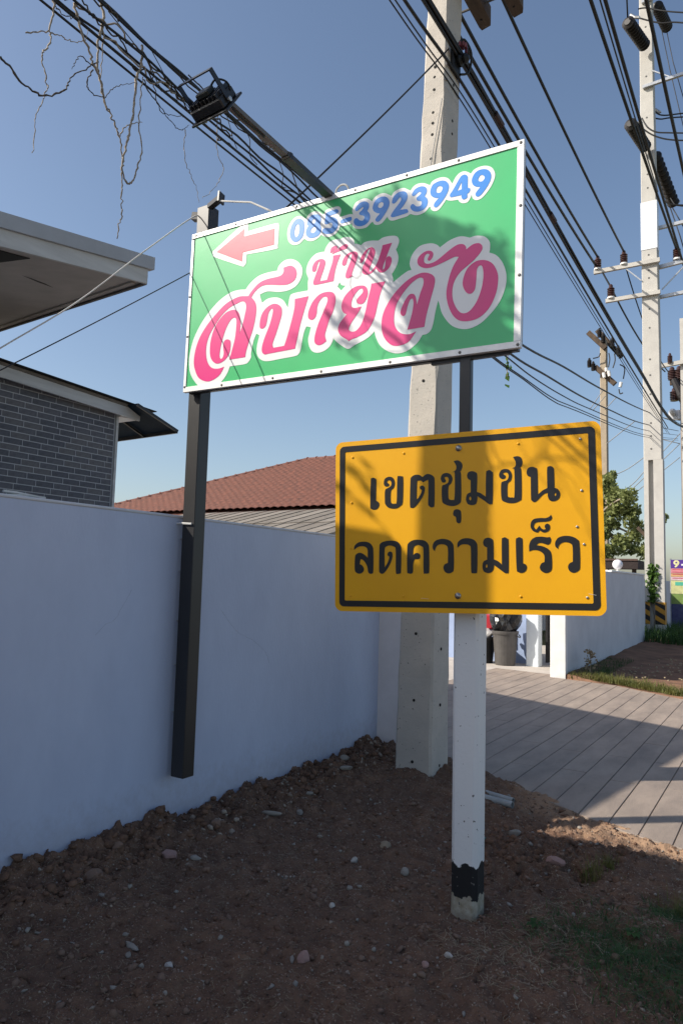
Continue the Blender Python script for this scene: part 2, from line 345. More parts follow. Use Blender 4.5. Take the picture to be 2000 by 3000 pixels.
b = MB(); b.box((-3.50, 12.62, -0.2), (-3.235, 12.74, 1.93), bev=0.006); tag(b.build('end_face', M_white, wf), 'sunlit white end of the wall')
b = MB(); b.box((-3.49, 16.6, 1.91), (-3.24, 20.9, 1.95), bev=0.006); b.build('coping', M_white, wf)
b = MB(); b.box((-3.95, 20.9, -0.2), (-3.80, 40, 1.85)); b.build('wall_extension', M_wallfar, wf)

# ---------------------------------------------------------------- printed shapes
def contours(s):
    out = []
    for part in s.split(';'):
        pts = []
        for t in part.split():
            c = t.endswith('c'); xx, yy = t.rstrip('c').split(','); pts.append((int(xx) / 1000, int(yy) / 1000, c))
        out.append(pts)
    return out
def smooth_contour(pts, per=4):
    n = len(pts); out = []
    for i in range(n):
        p0, p1, p2, p3 = pts[(i-1) % n], pts[i], pts[(i+1) % n], pts[(i+2) % n]
        b_, c_ = Vector(p1[:2]), Vector(p2[:2])
        a_ = b_ * 2 - c_ if p1[2] else Vector(p0[:2]); d_ = c_ * 2 - b_ if p2[2] else Vector(p3[:2])
        if p1[2] and p2[2]: out.append(b_); continue
        t1 = (c_ - a_) * 0.5; t2 = (d_ - b_) * 0.5
        if p1[2]: t1 = c_ - b_
        if p2[2]: t2 = c_ - b_
        for k in range(per):
            t = k / per; t_2 = t*t; t_3 = t_2*t
            out.append((2*t_3-3*t_2+1)*b_ + (t_3-2*t_2+t)*t1 + (-2*t_3+3*t_2)*c_ + (t_3-t_2)*t2)
    return out
DEPS = None
def printed(name, data, material, M, z, parent, thick=0.0006):
    """a flat cut shape lying on a board; M maps board (x right, y up, z out) to the world"""
    cu = bpy.data.curves.new(name, 'CURVE'); cu.dimensions = '2D'; cu.fill_mode = 'BOTH'; cu.extrude = thick
    for pts in contours(data):
        q = smooth_contour(pts); sp = cu.splines.new('POLY'); sp.points.add(len(q) - 1); sp.use_cyclic_u = True
        for p_, c in zip(sp.points, q): p_.co = (c.x, c.y, 0, 1)
    o = bpy.data.objects.new(name, cu); COL.objects.link(o)
    dg = bpy.context.evaluated_depsgraph_get(); me = bpy.data.meshes.new_from_object(o.evaluated_get(dg)); COL.objects.unlink(o); bpy.data.objects.remove(o)
    me.transform(M @ Matrix.Translation((0, 0, z))); me.name = name; me.materials.clear(); me.materials.append(material)
    return link(bpy.data.objects.new(name, me), parent)
def board_matrix(c, yaw, tilt):
    # local x right, y up, z towards the viewer (-Y)
    return Matrix.Translation(c) @ Matrix.Rotation(yaw, 4, 'Z') @ Matrix.Rotation(math.radians(90), 4, 'X') @ Matrix.Rotation(tilt, 4, 'Z')

# ---------------------------------------------------------------- green signboard on black posts
GREEN = {
    'halo_digits': '-336,366 -330,407 -306,444 -273,461 -240,456 -213,438 -202,432 -182,454 -146,463 -114,454 -86,433 -74,431 -62,449 -31,454 20,454 41,438 45,417 34,387c 55,385 109,386 127,378c 121,406 137,442 167,455 204,456 233,442 248,427c 266,446 295,457 328,455 356,439 372,427c 388,446 417,455 448,454 476,437 490,428c 507,447 534,456 568,450 595,435 605,428c 617,446 644,455 677,454 709,440 729,413 735,402c 751,432 774,451 800,454 825,441 837,430c 856,448 888,455 922,450 952,431 969,396 964,361 945,326 917,294 893,279 871,278 852,292 845,315c 840,301 824,280 799,279 780,291 770,306c 735,309 712,317 703,324c 683,299 660,277 637,275 619,287 610,308c 602,303 582,285 548,277 521,281 497,293 486,292c 473,286 434,283 392,281 368,288 355,304 353,314c 339,301 318,283 293,279 271,287 258,306c 245,299 220,282 183,281 149,290 127,310 121,328c 102,324 56,325 42,329c 33,307 6,286 -33,281 -68,292 -86,307c -108,291 -144,281 -180,289 -205,308c -217,301 -241,285 -278,284 -307,299 -327,325',
    'halo_name': '-1086,-333 -1081,-271 -1057,-186 -1006,-100 -935,-23 -851,40 -762,76 -693,81 -640,74c -600,112 -540,143 -468,151 -400,149c -385,180 -345,203 -293,200 -241,170 -211,121 -217,69 -250,27 -307,9 -376,11 -465,30 -525,21c -503,-35c -458,-16 -393,-20 -341,-48 -305,-98c -295,-37 -272,-17 -166,-17c -164,-8c -167,34 -165,57 -182,97 -178,136 -157,171 -121,196 -80,199 -59,197c -48,224 -21,250 19,255 50,250c 72,255 111,247 138,227 144,202c 164,196 189,183c 211,196 253,196 299,186c 332,198 385,195 417,183 430,156 422,128 412,111c 428,71 426,34 410,0 392,-24c 400,-50 402,-73c 446,-47 487,-27 511,-25c 499,15 514,63 555,99 615,102 654,87 674,67c 732,95 790,102 840,84c 877,86 920,72 948,39 951,2 947,-18c 986,-41 1021,-90 1040,-155 1035,-219 1008,-285 966,-336 911,-381 850,-400 794,-391 744,-361 699,-299 680,-240 673,-221c 660,-274 650,-334 637,-375 614,-393 588,-395c 561,-432 508,-467 447,-477 385,-457 335,-418 307,-369 296,-332c 268,-356 223,-377 170,-394 145,-407 124,-408 102,-396 62,-367 37,-344 29,-333c 22,-354 0,-383 -36,-401 -77,-405 -115,-390 -139,-354 -147,-314 -141,-285 -131,-245c -163,-235c -178,-266 -189,-321 -196,-367 -210,-394 -238,-404 -340,-407 -433,-410 -486,-396 -520,-362 -527,-312 -511,-238c -535,-225c -555,-269 -569,-341 -568,-370 -589,-397 -619,-406 -734,-406c -755,-451 -792,-492 -836,-517 -900,-525 -973,-512 -1027,-470 -1070,-408 ; 55,-8c 70,-28 96,-36c 68,-60c 42,-32c',
    'halo_arrow': '-930,353 -933,376 -912,393 -696,508 -661,507 -644,489 -642,454c -430,455 -404,440 -401,419 -404,310 -423,290 -647,302c -647,249 -663,231 -689,236 -911,338',
    'arrow': '-898,370c -677,475c -678,425c -434,423c -434,320c -678,322c -681,263c',
    'd0': '-315,375 -303,415 -274,442 -243,440 -218,420 -211,387 -211,355 -221,323 -249,302 -280,304 -304,327 -315,354 ; -282,371 -274,401 -259,410 -247,392 -246,360 -256,336 -268,331 -279,346',
    'd8': '-190,407 -178,432 -150,443 -122,439 -100,424 -92,398 -99,375c -91,356 -88,331 -104,307 -136,299 -168,304 -191,323 -198,345 -193,365 -181,380c -190,392 ; -157,404 -147,414 -135,411 -130,400 -137,387 -151,390 ; -163,348 -153,363 -137,365 -125,353 -128,337 -142,329 -158,335',
    'd5': '-58,428 -42,436 8,438 26,428 26,417 13,411 -24,409 -30,400c -7,394 17,377 29,346 19,317 -9,298 -45,301 -70,311 -80,326 -71,339 -49,337 -25,332 -12,341 -12,357 -26,365 -45,361 -61,364 -66,374 -62,404',
    'dash': '46,360 55,365 109,368 119,360 118,347 105,343 56,342 45,349',
    'd3': '141,411 163,433 189,439 211,434 228,420 232,399 221,377c 236,358 241,334 232,312 209,298 175,297 145,311 134,334 141,349 156,349 173,333 194,326 203,336 201,351 173,366 170,379 186,390 195,401 187,407 171,399 152,392 140,401',
    'd9': '256,393 270,423 295,437 328,435 351,419 362,394 357,365 339,337 314,307 296,296 280,303 278,317 303,342c 281,351 261,369 ; 290,388 297,403 312,406 324,396 323,382 310,373 296,377',
    'd2': '378,393 388,420 413,435 441,436 464,424 473,402 469,380 452,355 429,332c 469,327 479,315 473,305 399,300 378,304 374,315 392,340 424,372 434,389 431,404 422,403 406,386 392,378 380,383',
    'd3b': '500,406 517,428 544,435 568,431 585,417 588,395 577,373c 592,356 596,333 588,312 568,298 538,296 509,308 493,329 497,344 510,346 529,328 551,325 560,335 556,351 534,359 528,375 541,385 554,394 551,403 539,406 517,392 503,394',
    'd9b': '609,394 620,423 644,434 673,436 700,424 715,401 714,373 699,342 673,311 653,295 640,295 632,305 637,322 660,343c 637,349 615,367 ; 644,391 650,405 663,408 677,400 680,388 670,372 655,372 645,380',
    'd4': '724,346 742,369 777,423 793,434 809,432 820,420 822,401 823,359 834,352 836,339 829,328 821,324 821,306 812,299 797,300 789,314 789,326c 735,328 725,333 ; 764,355c 788,398c 789,357c',
    'd9c': '844,393 855,421 878,436 909,435 934,422 947,399 947,371 933,342 908,311 890,296 874,296 866,308 871,322 893,344c 871,350 851,366 ; 880,392 889,405 901,405 913,394 913,382 903,372 890,373 880,381',
    'so': '-605,38 -617,27 -679,36 -742,26 -805,2 -875,-48 -945,-109 -1003,-183 -1034,-262 -1042,-339 -1026,-398 -988,-454 -921,-482 -863,-476 -812,-449 -781,-403c -832,-409 -884,-397 -921,-359 -939,-306 -941,-249 -923,-185 -879,-120 -829,-66 -766,-25 -703,-6 -660,1 -634,-15 -627,-49 -636,-97 -650,-155 -670,-207c -665,-143 -676,-86 -702,-51 -740,-42 -791,-52 -848,-94 -885,-149 -906,-218 -908,-290 -893,-338 -859,-370 -820,-375 -776,-358 -745,-322 -737,-283 -741,-242 -767,-228 -792,-237 -798,-269 -790,-311 -796,-340 -812,-348 -824,-326 -820,-276 -806,-217 -782,-155 -751,-109 -720,-94 -701,-112 -699,-158 -704,-227 -721,-295 -741,-362c -614,-362c -609,-325 -586,-254 -563,-188 -549,-121 -545,-63 -558,-21 -589,15c -568,41 -526,68 -472,73 -348,49 -296,50 -262,68 -251,100 -263,136 -298,160 -350,158c -350,128 -378,110 -467,109 -527,98 -575,67',
    'bo': '-509,-192 -512,-152 -498,-105 -463,-71 -416,-57 -375,-69 -351,-95 -348,-134 -361,-181 -383,-245 -406,-305 -399,-332c -318,-331c -302,-286 -275,-194 -256,-111 -255,-54c -157,-54c -180,-124 -207,-214 -225,-297 -238,-359c -428,-364 -463,-365 -484,-345 -485,-308 -466,-252 -437,-188 -418,-123 -416,-94 -427,-85 -448,-108 -458,-160 -467,-188 -487,-200',
    'aa': '-155,-165 -149,-137 -127,-95 -89,-62 -52,-51 -7,-54 19,-68 32,-96 31,-131 17,-177 -5,-222 -23,-277 -30,-308 -19,-344c -48,-359 -74,-360 -95,-347 -102,-324 -96,-282 -76,-224 -47,-164 -25,-115 -23,-90 -36,-78 -59,-80 -81,-102 -92,-130 -94,-166 -103,-190 -122,-202 -141,-197 -152,-185',
    'yo': '266,-56c 355,-59c 338,-88 322,-132 308,-191 295,-248 271,-297 240,-330 187,-350 152,-357 133,-366c 116,-352 80,-328 62,-303 58,-277 72,-247 112,-206c 93,-196 79,-175 75,-145 89,-106 121,-74 160,-55 203,-55 231,-68 244,-96 242,-124 225,-155 204,-163 183,-156 174,-140 182,-123 210,-99 212,-81 200,-72 178,-81 150,-114 140,-144 143,-167 165,-178 207,-177c 190,-206 151,-253 130,-288 134,-304 155,-314 180,-311 205,-287 222,-252 236,-201 249,-131 261,-86',
    'lo': '498,-354c 598,-353c 608,-290 628,-213 651,-124 644,-85 608,-60 561,-54 494,-76 425,-126 370,-193 342,-259 342,-330 363,-384 405,-425 454,-435 508,-421 551,-371c 508,-380 460,-367 426,-330 415,-278 425,-209 460,-152 508,-103 555,-78 582,-86 585,-118 568,-165 551,-224c 541,-179 525,-160 497,-165 467,-210 453,-252 467,-273 484,-267 494,-227 508,-192 525,-188 530,-221 521,-276',
    'ngo': '545,16 555,42 588,61 621,59 637,41 631,17 615,5 605,16 615,39 598,46 585,27 588,1 615,-11 661,-1 726,38 771,59 805,56 821,39 823,24c 859,43 893,42 911,20 901,-8 858,-48 795,-90 763,-133 752,-179 757,-235 782,-288 813,-314 850,-308 887,-264 912,-197 920,-132 913,-86 898,-77 884,-95 882,-143 876,-196 857,-217 832,-209 811,-172 811,-129 833,-79 877,-51 926,-54 968,-82 994,-135 997,-188 984,-251 948,-316 893,-354 825,-358 775,-335 737,-275 719,-198 728,-126 751,-57 783,-8c 758,-3 706,-17 641,-32 595,-31 558,-12',
    'bo2': '-140,100 -136,127 -116,151 -88,157 -61,150 -49,130 -56,96 -73,52 -82,23c -32,22c -15,76 2,127 4,160c 55,157c 38,120 21,65 13,6c -104,6 -123,10 -128,27 -114,64 -92,119 -88,141 -95,143 -104,125 -112,95 -128,88',
    'tho': '-18,186 -10,210 15,217 32,207 26,188c 55,204 85,212 101,202 97,185 77,182 29,176 -5,170c 6,189 8,198 -3,183 -14,179',
    'aa2': '67,95 73,121 95,147 129,157 160,149 170,128 160,91 143,49 135,23 141,13c 118,4 98,9 94,28 104,60 126,110 130,140 117,143 102,119 95,93 80,84',
    'no': '186,86 194,115 219,144 253,157 274,146 283,123 274,91 258,53 248,24 254,16 271,24 295,53 312,95 324,133 328,153c 387,154c 369,116 353,75 337,37 335,15 343,15 349,34 353,71 369,81 385,70 388,45 374,15 345,-4 316,0 298,18 293,30c 271,9 241,1 216,8 203,25 207,55 228,93 245,131 247,148 234,141 220,114 207,86 194,77',
}
YELLOW = {
    'e1': '-472,232 -467,245 -457,248 -445,242 -441,228 -443,127c -427,115 -425,99 -435,83 -452,78 -470,84 -475,101',
    'kho': '-399,219 -392,239 -370,248 -348,241 -338,215 -344,188 -359,173 -361,121 -353,107 -338,106 -328,117 -324,237 -315,248 -300,246 -292,233 -295,114 -308,92 -327,81 -351,80 -375,87 -390,104 -393,122 -392,177 -378,188 -361,198 -356,214 -363,228 -375,229 -381,220 -370,210 -370,201 -383,197 -395,202',
    'to': '-253,215 -248,238 -229,249 -206,248 -188,236c -167,249 -146,247 -128,233 -124,208 -126,93 -133,80 -145,78 -156,88 -159,99 -157,210 -165,217 -186,208c -195,217 -209,218 -217,209 -220,119c -203,141 -191,167 -200,174 -203,186 -191,192 -177,184 -177,164 -187,136 -209,105 -232,82 -247,80 -256,94',
    'cho': '-92,224 -82,244 -59,249 -39,239 -31,217 -38,195 -52,178 -53,123 -44,112 -31,111 -22,122 -19,242 -32,250c -14,262 -11,281 -24,307c -4,310 13,300 21,282 15,260 7,250c 13,236 12,114 4,92 -18,81 -45,81 -72,91 -86,109 -86,180 -72,190 -56,198 -50,215 -57,228 -71,228 -71,221 -65,210 -72,201 -85,204',
    'u': '-30,45 -23,60 -7,63 8,55 11,39 10,2 0,-8 -13,-1 -16,23 -28,32',
    'mo': '43,230 52,247 70,250 87,243 95,227 91,145c 111,137 135,119c 138,233 146,248 157,250 169,240 172,227 168,94 159,82 148,83 127,100 94,123c 93,106 86,86 66,80 44,88 36,112 43,136 61,145c 61,205c 49,212 ; 52,114 58,124 63,113 58,104',
    'cho2': '202,227 213,246 232,251 253,244 264,219 258,192 243,176 241,120 249,111 264,110 274,119 276,240 266,251c 281,261 283,282 271,307c 292,310 309,302 315,282 312,263 301,250c 309,238 308,109 299,92 278,83 253,82 228,89 212,105 211,177 222,190 239,195 248,212 244,229 231,234 222,230 225,224 233,217 231,206 218,202 205,210',
    'no': '334,230 343,249 361,253 377,247 385,231 385,118c 407,136 429,147c 430,237 438,250 451,250 460,241 462,227 462,146c 477,139 487,117 480,93 458,82 438,88 430,108 431,124c 410,117 381,89 367,82 355,90 352,107 353,204c 339,211 ; 461,114 465,123 469,114 464,106',
    'lo': '-567,-131c -564,-110 -542,-92 -507,-88 -478,-96 -461,-117 -457,-146 -458,-242 -465,-255 -477,-256 -487,-246 -492,-219 -508,-191 -528,-180 -534,-205c -519,-214 -510,-232 -517,-248 -536,-256 -556,-248 -563,-228 -561,-168 -552,-152 -532,-146 -510,-155 -489,-173c -490,-132 -502,-116 -527,-112 -549,-118',
    'do': '-424,-124 -417,-99 -390,-88 -352,-86 -323,-94 -307,-115 -304,-140 -306,-243 -312,-255 -323,-257 -334,-247 -334,-135 -345,-117 -366,-111 -386,-116 -395,-134 -395,-224c -377,-197 -370,-170 -379,-161 -376,-148 -364,-142 -353,-150 -353,-175 -365,-206 -388,-242 -407,-257 -421,-251 -426,-233',
    'khwai': '-272,-127 -264,-100 -238,-86 -206,-85 -178,-91 -160,-109 -156,-138 -156,-243 -163,-255 -177,-256 -186,-247 -186,-137 -195,-119 -216,-111 -234,-119 -240,-136 -241,-163c -226,-152 -209,-155 -202,-168 -208,-181 -222,-183 -233,-185 -241,-207 -242,-247 -253,-257 -267,-254 -273,-243',
    'wo': '-127,-145c -137,-129 -135,-107 -119,-90 -87,-83 -56,-89 -36,-105 -29,-131 -30,-231 -39,-250 -57,-256 -75,-248 -83,-228 -76,-211 -60,-204c -59,-135 -67,-117 -88,-110 -110,-114 -122,-129',
    'aa': '-10,-129c -9,-105 11,-87 42,-83 70,-90 87,-109 90,-137 87,-244 79,-255 66,-255 57,-244 57,-137 50,-119 33,-113 11,-114 -3,-123',
    'mo2': '118,-106 127,-87 145,-83 162,-90 168,-105 168,-188c 191,-199 207,-214c 209,-98 215,-86 225,-83 238,-91 241,-107 239,-244 231,-255 221,-255 202,-241 169,-216c 168,-228 160,-247 141,-255 119,-247 113,-224 118,-200 136,-190c 137,-130c 124,-124 ; 129,-222 134,-212 138,-222 133,-230',
    'e2': '276,-103 282,-89 292,-84 304,-89 308,-104 307,-208c 322,-217 325,-232 317,-248 300,-255 284,-250 277,-233',
    'ro': '338,-153c 338,-125 347,-101 368,-86 397,-84 423,-88 435,-86c 440,-98 436,-115 424,-123 404,-116 384,-114 372,-124c 399,-129 427,-144 440,-168 441,-230 432,-249 414,-256 394,-248 385,-230 393,-211 407,-204c 408,-176 398,-160 379,-149 356,-147',
    'tk': '375,-64c 357,-55 347,-36 350,-13 364,1 391,5 419,4 436,11 442,19c 447,5 441,-7 423,-13 390,-14 370,-18 362,-32 367,-45 374,-49c 388,-31c 396,-43 406,-50 416,-48 412,-38 416,-27 427,-23 436,-32 435,-51 423,-62 405,-64 389,-54c 381,-63',
    'wo2': '471,-144c 459,-132 459,-111 473,-91 501,-83 532,-86 557,-99 567,-121 567,-223 560,-245 540,-255 521,-249 513,-229 520,-212 535,-204c 536,-137 527,-119 504,-112 484,-118 473,-132',
}
MG = board_matrix((-2.1815, 3.345, 3.300), 0.0, math.radians(-0.86))
gs = thing('green_signboard', (-3.26, 3.42, 0.33), 'green printed signboard with a pink arrow and phone number on black posts', 'signboard')
GW, GH = 2.24, 1.07
b = MB(); b.box((-GW/2+.004, -GH/2+.004, -0.012), (GW/2-.004, GH/2-.004, 0.0), MG); b.build('board', V_green, gs)
for lo, hi in (((-GW/2, GH/2-0.032, -0.02), (GW/2, GH/2, 0.006)), ((-GW/2, -GH/2, -0.02), (GW/2, -GH/2+0.034, 0.006)),
               ((-GW/2, -GH/2+0.034, -0.0195), (-GW/2+0.022, GH/2-0.032, 0.0055)), ((GW/2-0.036, -GH/2+0.034, -0.0195), (GW/2, GH/2-0.032, 0.0055))):
    b = MB(); b.box(lo, hi, MG, bev=0.0015); b.build('trim_strip', M_trim, gs)
names = {'halo_digits': ('number_outline', V_white, 1), 'halo_name': ('lettering_outline', V_white, 1), 'halo_arrow': ('arrow_outline', V_white, 1), 'arrow': ('arrow', V_red, 2)}
for key, data in GREEN.items():
    if key in names: nm, mt, lv = names[key]
    elif key[0] == 'd' : nm, mt, lv = ('digit' if key != 'dash' else 'dash'), V_blue, 2
    else: nm, mt, lv = 'letter', V_pink, 2
    printed(nm, data, mt, MG, 0.0008 + 0.0014 * (lv - 1), gs)
sm = MB(); sm.lathe((0, 0, 0), (0, 0, 1), [(0, 0.008), (0.002, 0.008), (0.004, 0.004)], 8)
for (sx, sy) in [(-1084, 520), (-1108, 500), (-744, 520), (-271, 522), (137, 520), (466, 520), (769, 520), (1102, 520), (1106, 190), (1107, -168), (1106, -520), (804, -520), (402, -520), (-43, -520), (-390, -520), (-790, -520), (-1108, -500), (-1110, -163), (-1109, 105)]:
    s = MB(); s.v = [tuple(MG @ Vector((sx/1000 + p[0], sy/1000 + p[1], 0.0058 + p[2]))) for p in sm.v]; s.f = list(sm.f); s.build('screw', M_screw, gs)
# steel frame behind the sheet
b = MB()
b.box((-GW/2+0.03, -GH/2-0.006, -0.05), (GW/2-0.02, -GH/2+0.03, -0.0205), MG); b.box((-GW/2+0.03, GH/2-0.045, -0.05), (GW/2-0.02, GH/2-0.006, -0.0205), MG)
b.box((GW/2-0.045, -GH/2+0.03, -0.05), (GW/2-0.008, GH/2-0.045, -0.0205), MG); b.box((-0.02, -GH/2+0.03, -0.048), (0.02, GH/2-0.045, -0.0205), MG)
b.build('back_frame', M_black, gs)
b = MB(); b.box((-3.318, 3.400, 0.335), (-3.212, 3.500, 4.075), bev=0.004); p_ = b.build('post', M_black, gs); tag(p_, 'tall black square post fixed to the wall')
for z0 in (0.72, 1.02, 1.30, 1.62, 1.83):
    b = MB(); b.box((-3.362, 3.43, z0), (-3.314, 3.47, z0 + 0.006)); b.build('wall_bracket', M_galv, gs)
b = MB(); b.tube([(-3.36, 3.396, 1.93), (-3.318, 3.392, 1.93), (-3.23, 3.392, 1.925)], 0.007, 6); b.build('tie_wire', M_whitewire, gs)
b = MB(); b.bar((-3.317, 3.43, 4.02), (-3.37, 3.42, 4.03), 0.05, 0.05); b.build('top_lug', M_black, gs)
b = MB(); b.bar((-3.205, 3.40, 4.05), (-3.07, 3.36, 4.06), 0.04, 0.03); b.bar((-3.075, 3.39, 4.055), (-3.07, 3.33, 4.06), 0.012, 0.07); b.build('top_lug', M_black, gs)
b = MB(); b.box((-1.398, 3.368, 1.62), (-1.338, 3.408, 2.76), bev=0.003); b.box((-1.56, 3.370, 2.735), (-1.13, 3.398, 2.762), bev=0.002); p_ = b.build('post', M_black, gs); tag(p_, 'short black tube rising behind the yellow sign')
b = MB(); b.tube([(-3.07, 3.345, 4.03), (-2.93, 3.34, 3.985), (-2.80, 3.335, 3.945), (-2.66, 3.34, 3.86), (-2.6, 3.36, 3.82)], 0.006, 6); b.build('lamp_flex', M_whitewire, gs)
b = MB(); b.tube(spline([(-2.17, 3.37, 3.80), (-2.17, 3.345, 3.85), (-2.13, 3.34, 3.875), (-2.09, 3.345, 3.855), (-2.085, 3.37, 3.79)], 4), 0.006, 6); b.build('wire_loop', M_whitewire, gs)

# ---------------------------------------------------------------- floodlight on its arm
fl = thing('floodlight', (-2.21, 3.34, 3.82), 'black finned floodlight on a steel arm reaching out over the green sign', 'floodlight')
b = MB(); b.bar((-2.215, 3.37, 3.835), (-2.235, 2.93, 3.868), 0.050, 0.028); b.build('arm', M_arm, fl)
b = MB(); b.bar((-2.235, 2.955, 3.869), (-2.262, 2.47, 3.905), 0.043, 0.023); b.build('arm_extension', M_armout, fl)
b = MB(); b.bar((-2.2335, 2.965, 3.866), (-2.2355, 2.945, 3.868), 0.056, 0.034); b.build('arm_joint', M_black, fl)
LM = Matrix.Translation((-2.318, 2.455, 3.890)) @ Matrix.Scale(0.82, 4) @ Matrix.Rotation(math.radians(-4), 4, 'Z') @ Matrix.Rotation(math.radians(58), 4, 'X')
# local: x width, y depth of the casting (front glass at -z side), z back
b = MB(); b.box((-0.125, -0.085, -0.022), (0.125, 0.085, 0.040), LM, bev=0.008); b.build('housing', M_black, fl)
b = MB(); b.box((-0.148, -0.108, -0.036), (0.148, 0.108, -0.022), LM, bev=0.004); b.build('front_frame', M_black, fl)
b = MB(); b.box((-0.12, -0.082, -0.0385), (0.12, 0.082, -0.036), LM); b.build('glass', mat('lamp_glass', (0.35, 0.36, 0.36), 0.12, spec=0.6), fl)
for j in range(8):
    xx = -0.105 + j * 0.030; b = MB(); b.box((xx - 0.004, -0.080, 0.040), (xx + 0.004, 0.080, 0.066), LM, bev=0.0015); b.build('fin', M_black, fl)
b = MB(); b.box((-0.05, -0.05, 0.066), (0.05, 0.03, 0.098), LM, bev=0.006); b.build('driver_box', mat('driver_casting', (0.035, 0.04, 0.036), 0.5), fl)
b = MB()
for sx in (-1, 1): b.bar(LM @ Vector((sx * 0.132, -0.02, -0.005)), LM @ Vector((sx * 0.132, -0.02, 0.175)), 0.006, 0.028, LM.to_3x3() @ Vector((0, 1, 0)))
b.bar(LM @ Vector((-0.135, -0.021, 0.177)), LM @ Vector((0.135, -0.021, 0.177)), 0.028, 0.006, LM.to_3x3() @ Vector((0, 0, 1))); b.build('bracket', M_black, fl)
for sx in (-1, 1):
    b = MB(); b.lathe(LM @ Vector((sx * 0.136, -0.02, -0.002)), LM.to_3x3() @ Vector((sx, 0, 0)), [(0, 0.012), (0.01, 0.012), (0.012, 0.006)], 8); b.build('pivot_bolt', M_galv, fl)
b = MB(); b.tube(spline([LM @ Vector((0.03, 0.03, 0.09)), LM @ Vector((0.10, 0.02, 0.11)), LM @ Vector((0.135, 0.05, 0.05)), (-2.25, 2.52, 3.885), (-2.235, 2.75, 3.868)], 5), 0.005, 6); b.build('flex', M_cable, fl)

# ---------------------------------------------------------------- yellow road sign on a concrete post
def rrect(x0, y0, x1, y1, r, n=6):
    p = []
    for cx, cy, a0 in ((x1-r, y1-r, 0), (x0+r, y1-r, 90), (x0+r, y0+r, 180), (x1-r, y0+r, 270)):
        for i in range(n + 1):
            a = math.radians(a0 + 90 * i / n); p.append('%d,%dc' % (round((cx + r*math.cos(a))*1000), round((cy + r*math.sin(a))*1000)))
    return ' '.join(p)
MY = board_matrix((-1.373, 3.3285, 1.8985), math.radians(7.6), math.radians(1.45))
rs = thing('road_sign', (-1.365, 3.47, 0), 'yellow warning sign with two lines of black Thai lettering on a white concrete post', 'road sign')
printed('panel', rrect(-.676, -.452, .676, .452, .040), V_yellow, MY, 0.0, rs, 0.0015)
printed('border', rrect(-.651, -.427, .651, .427, .026) + ' ; ' + rrect(-.620, -.396, .620, .396, .006), V_black, MY, 0.0026, rs)
for key, data in YELLOW.items(): printed('letter', data, V_black, MY, 0.0026, rs)
for a_, c_ in (((600, -352), (634, -358)), ((-200, -380), (-160, -383))):
    b = MB(); b.bar(MY @ Vector((a_[0]/1000, a_[1]/1000, 0.0034)), MY @ Vector((c_[0]/1000, c_[1]/1000, 0.0034)), 0.0009, 0.0004, MY.to_3x3() @ Vector((0, 0, 1))); b.build('scratch', M_white, rs)
for (sx, sy) in [(2, 371), (-11, -366)]:
    b = MB(); b.lathe(MY @ Vector((sx/1000, sy/1000, 0.0015)), MY.to_3x3() @ Vector((0, 0, 1)), [(0, 0.016), (0.003, 0.016), (0.004, 0.011), (0.010, 0.010), (0.012, 0.006)], 12); b.build('bolt', M_bolt, rs, True)
for (sx, sy) in [(-577, 365), (-289, 367), (297, 371), (585, 371), (584, 127), (559, -42), (587, -124), (594, -369), (293, -367), (-294, -371), (-588, -372), (-585, -123), (-582, 120)]:
    b = MB(); b.lathe(MY @ Vector((sx/1000, sy/1000, 0.0015)), MY.to_3x3() @ Vector((0, 0, 1)), [(0, 0.006), (0.003, 0.006), (0.0045, 0.003)], 8); b.build('rivet', M_bolt if sx > 400 else V_yellow, rs)
for sy in (371, -366):
    b = MB(); b.box((-0.62, sy/1000 - 0.02, -0.03), (0.62, sy/1000 + 0.02, -0.0016), MY); b.build('back_rail', M_galv, rs)
def loft(rings):
    n = len(rings[0]); vs = [p for r in rings for p in r]; fs = []
    for i in range(len(rings) - 1):
        for k in range(n): fs.append((i*n+k, i*n+(k+1)%n, (i+1)*n+(k+1)%n, (i+1)*n+k))
    fs.append(tuple(range(n-1, -1, -1))); fs.append(tuple(range((len(rings)-1)*n, len(rings)*n)))
    return vs, fs
def chamf(x0, x1, y0, y1, z, c):
    return [(x0+c,y0,z),(x1-c,y0,z),(x1,y0+c,z),(x1,y1-c,z),(x1-c,y1,z),(x0+c,y1,z),(x0,y1-c,z),(x0,y0+c,z)]
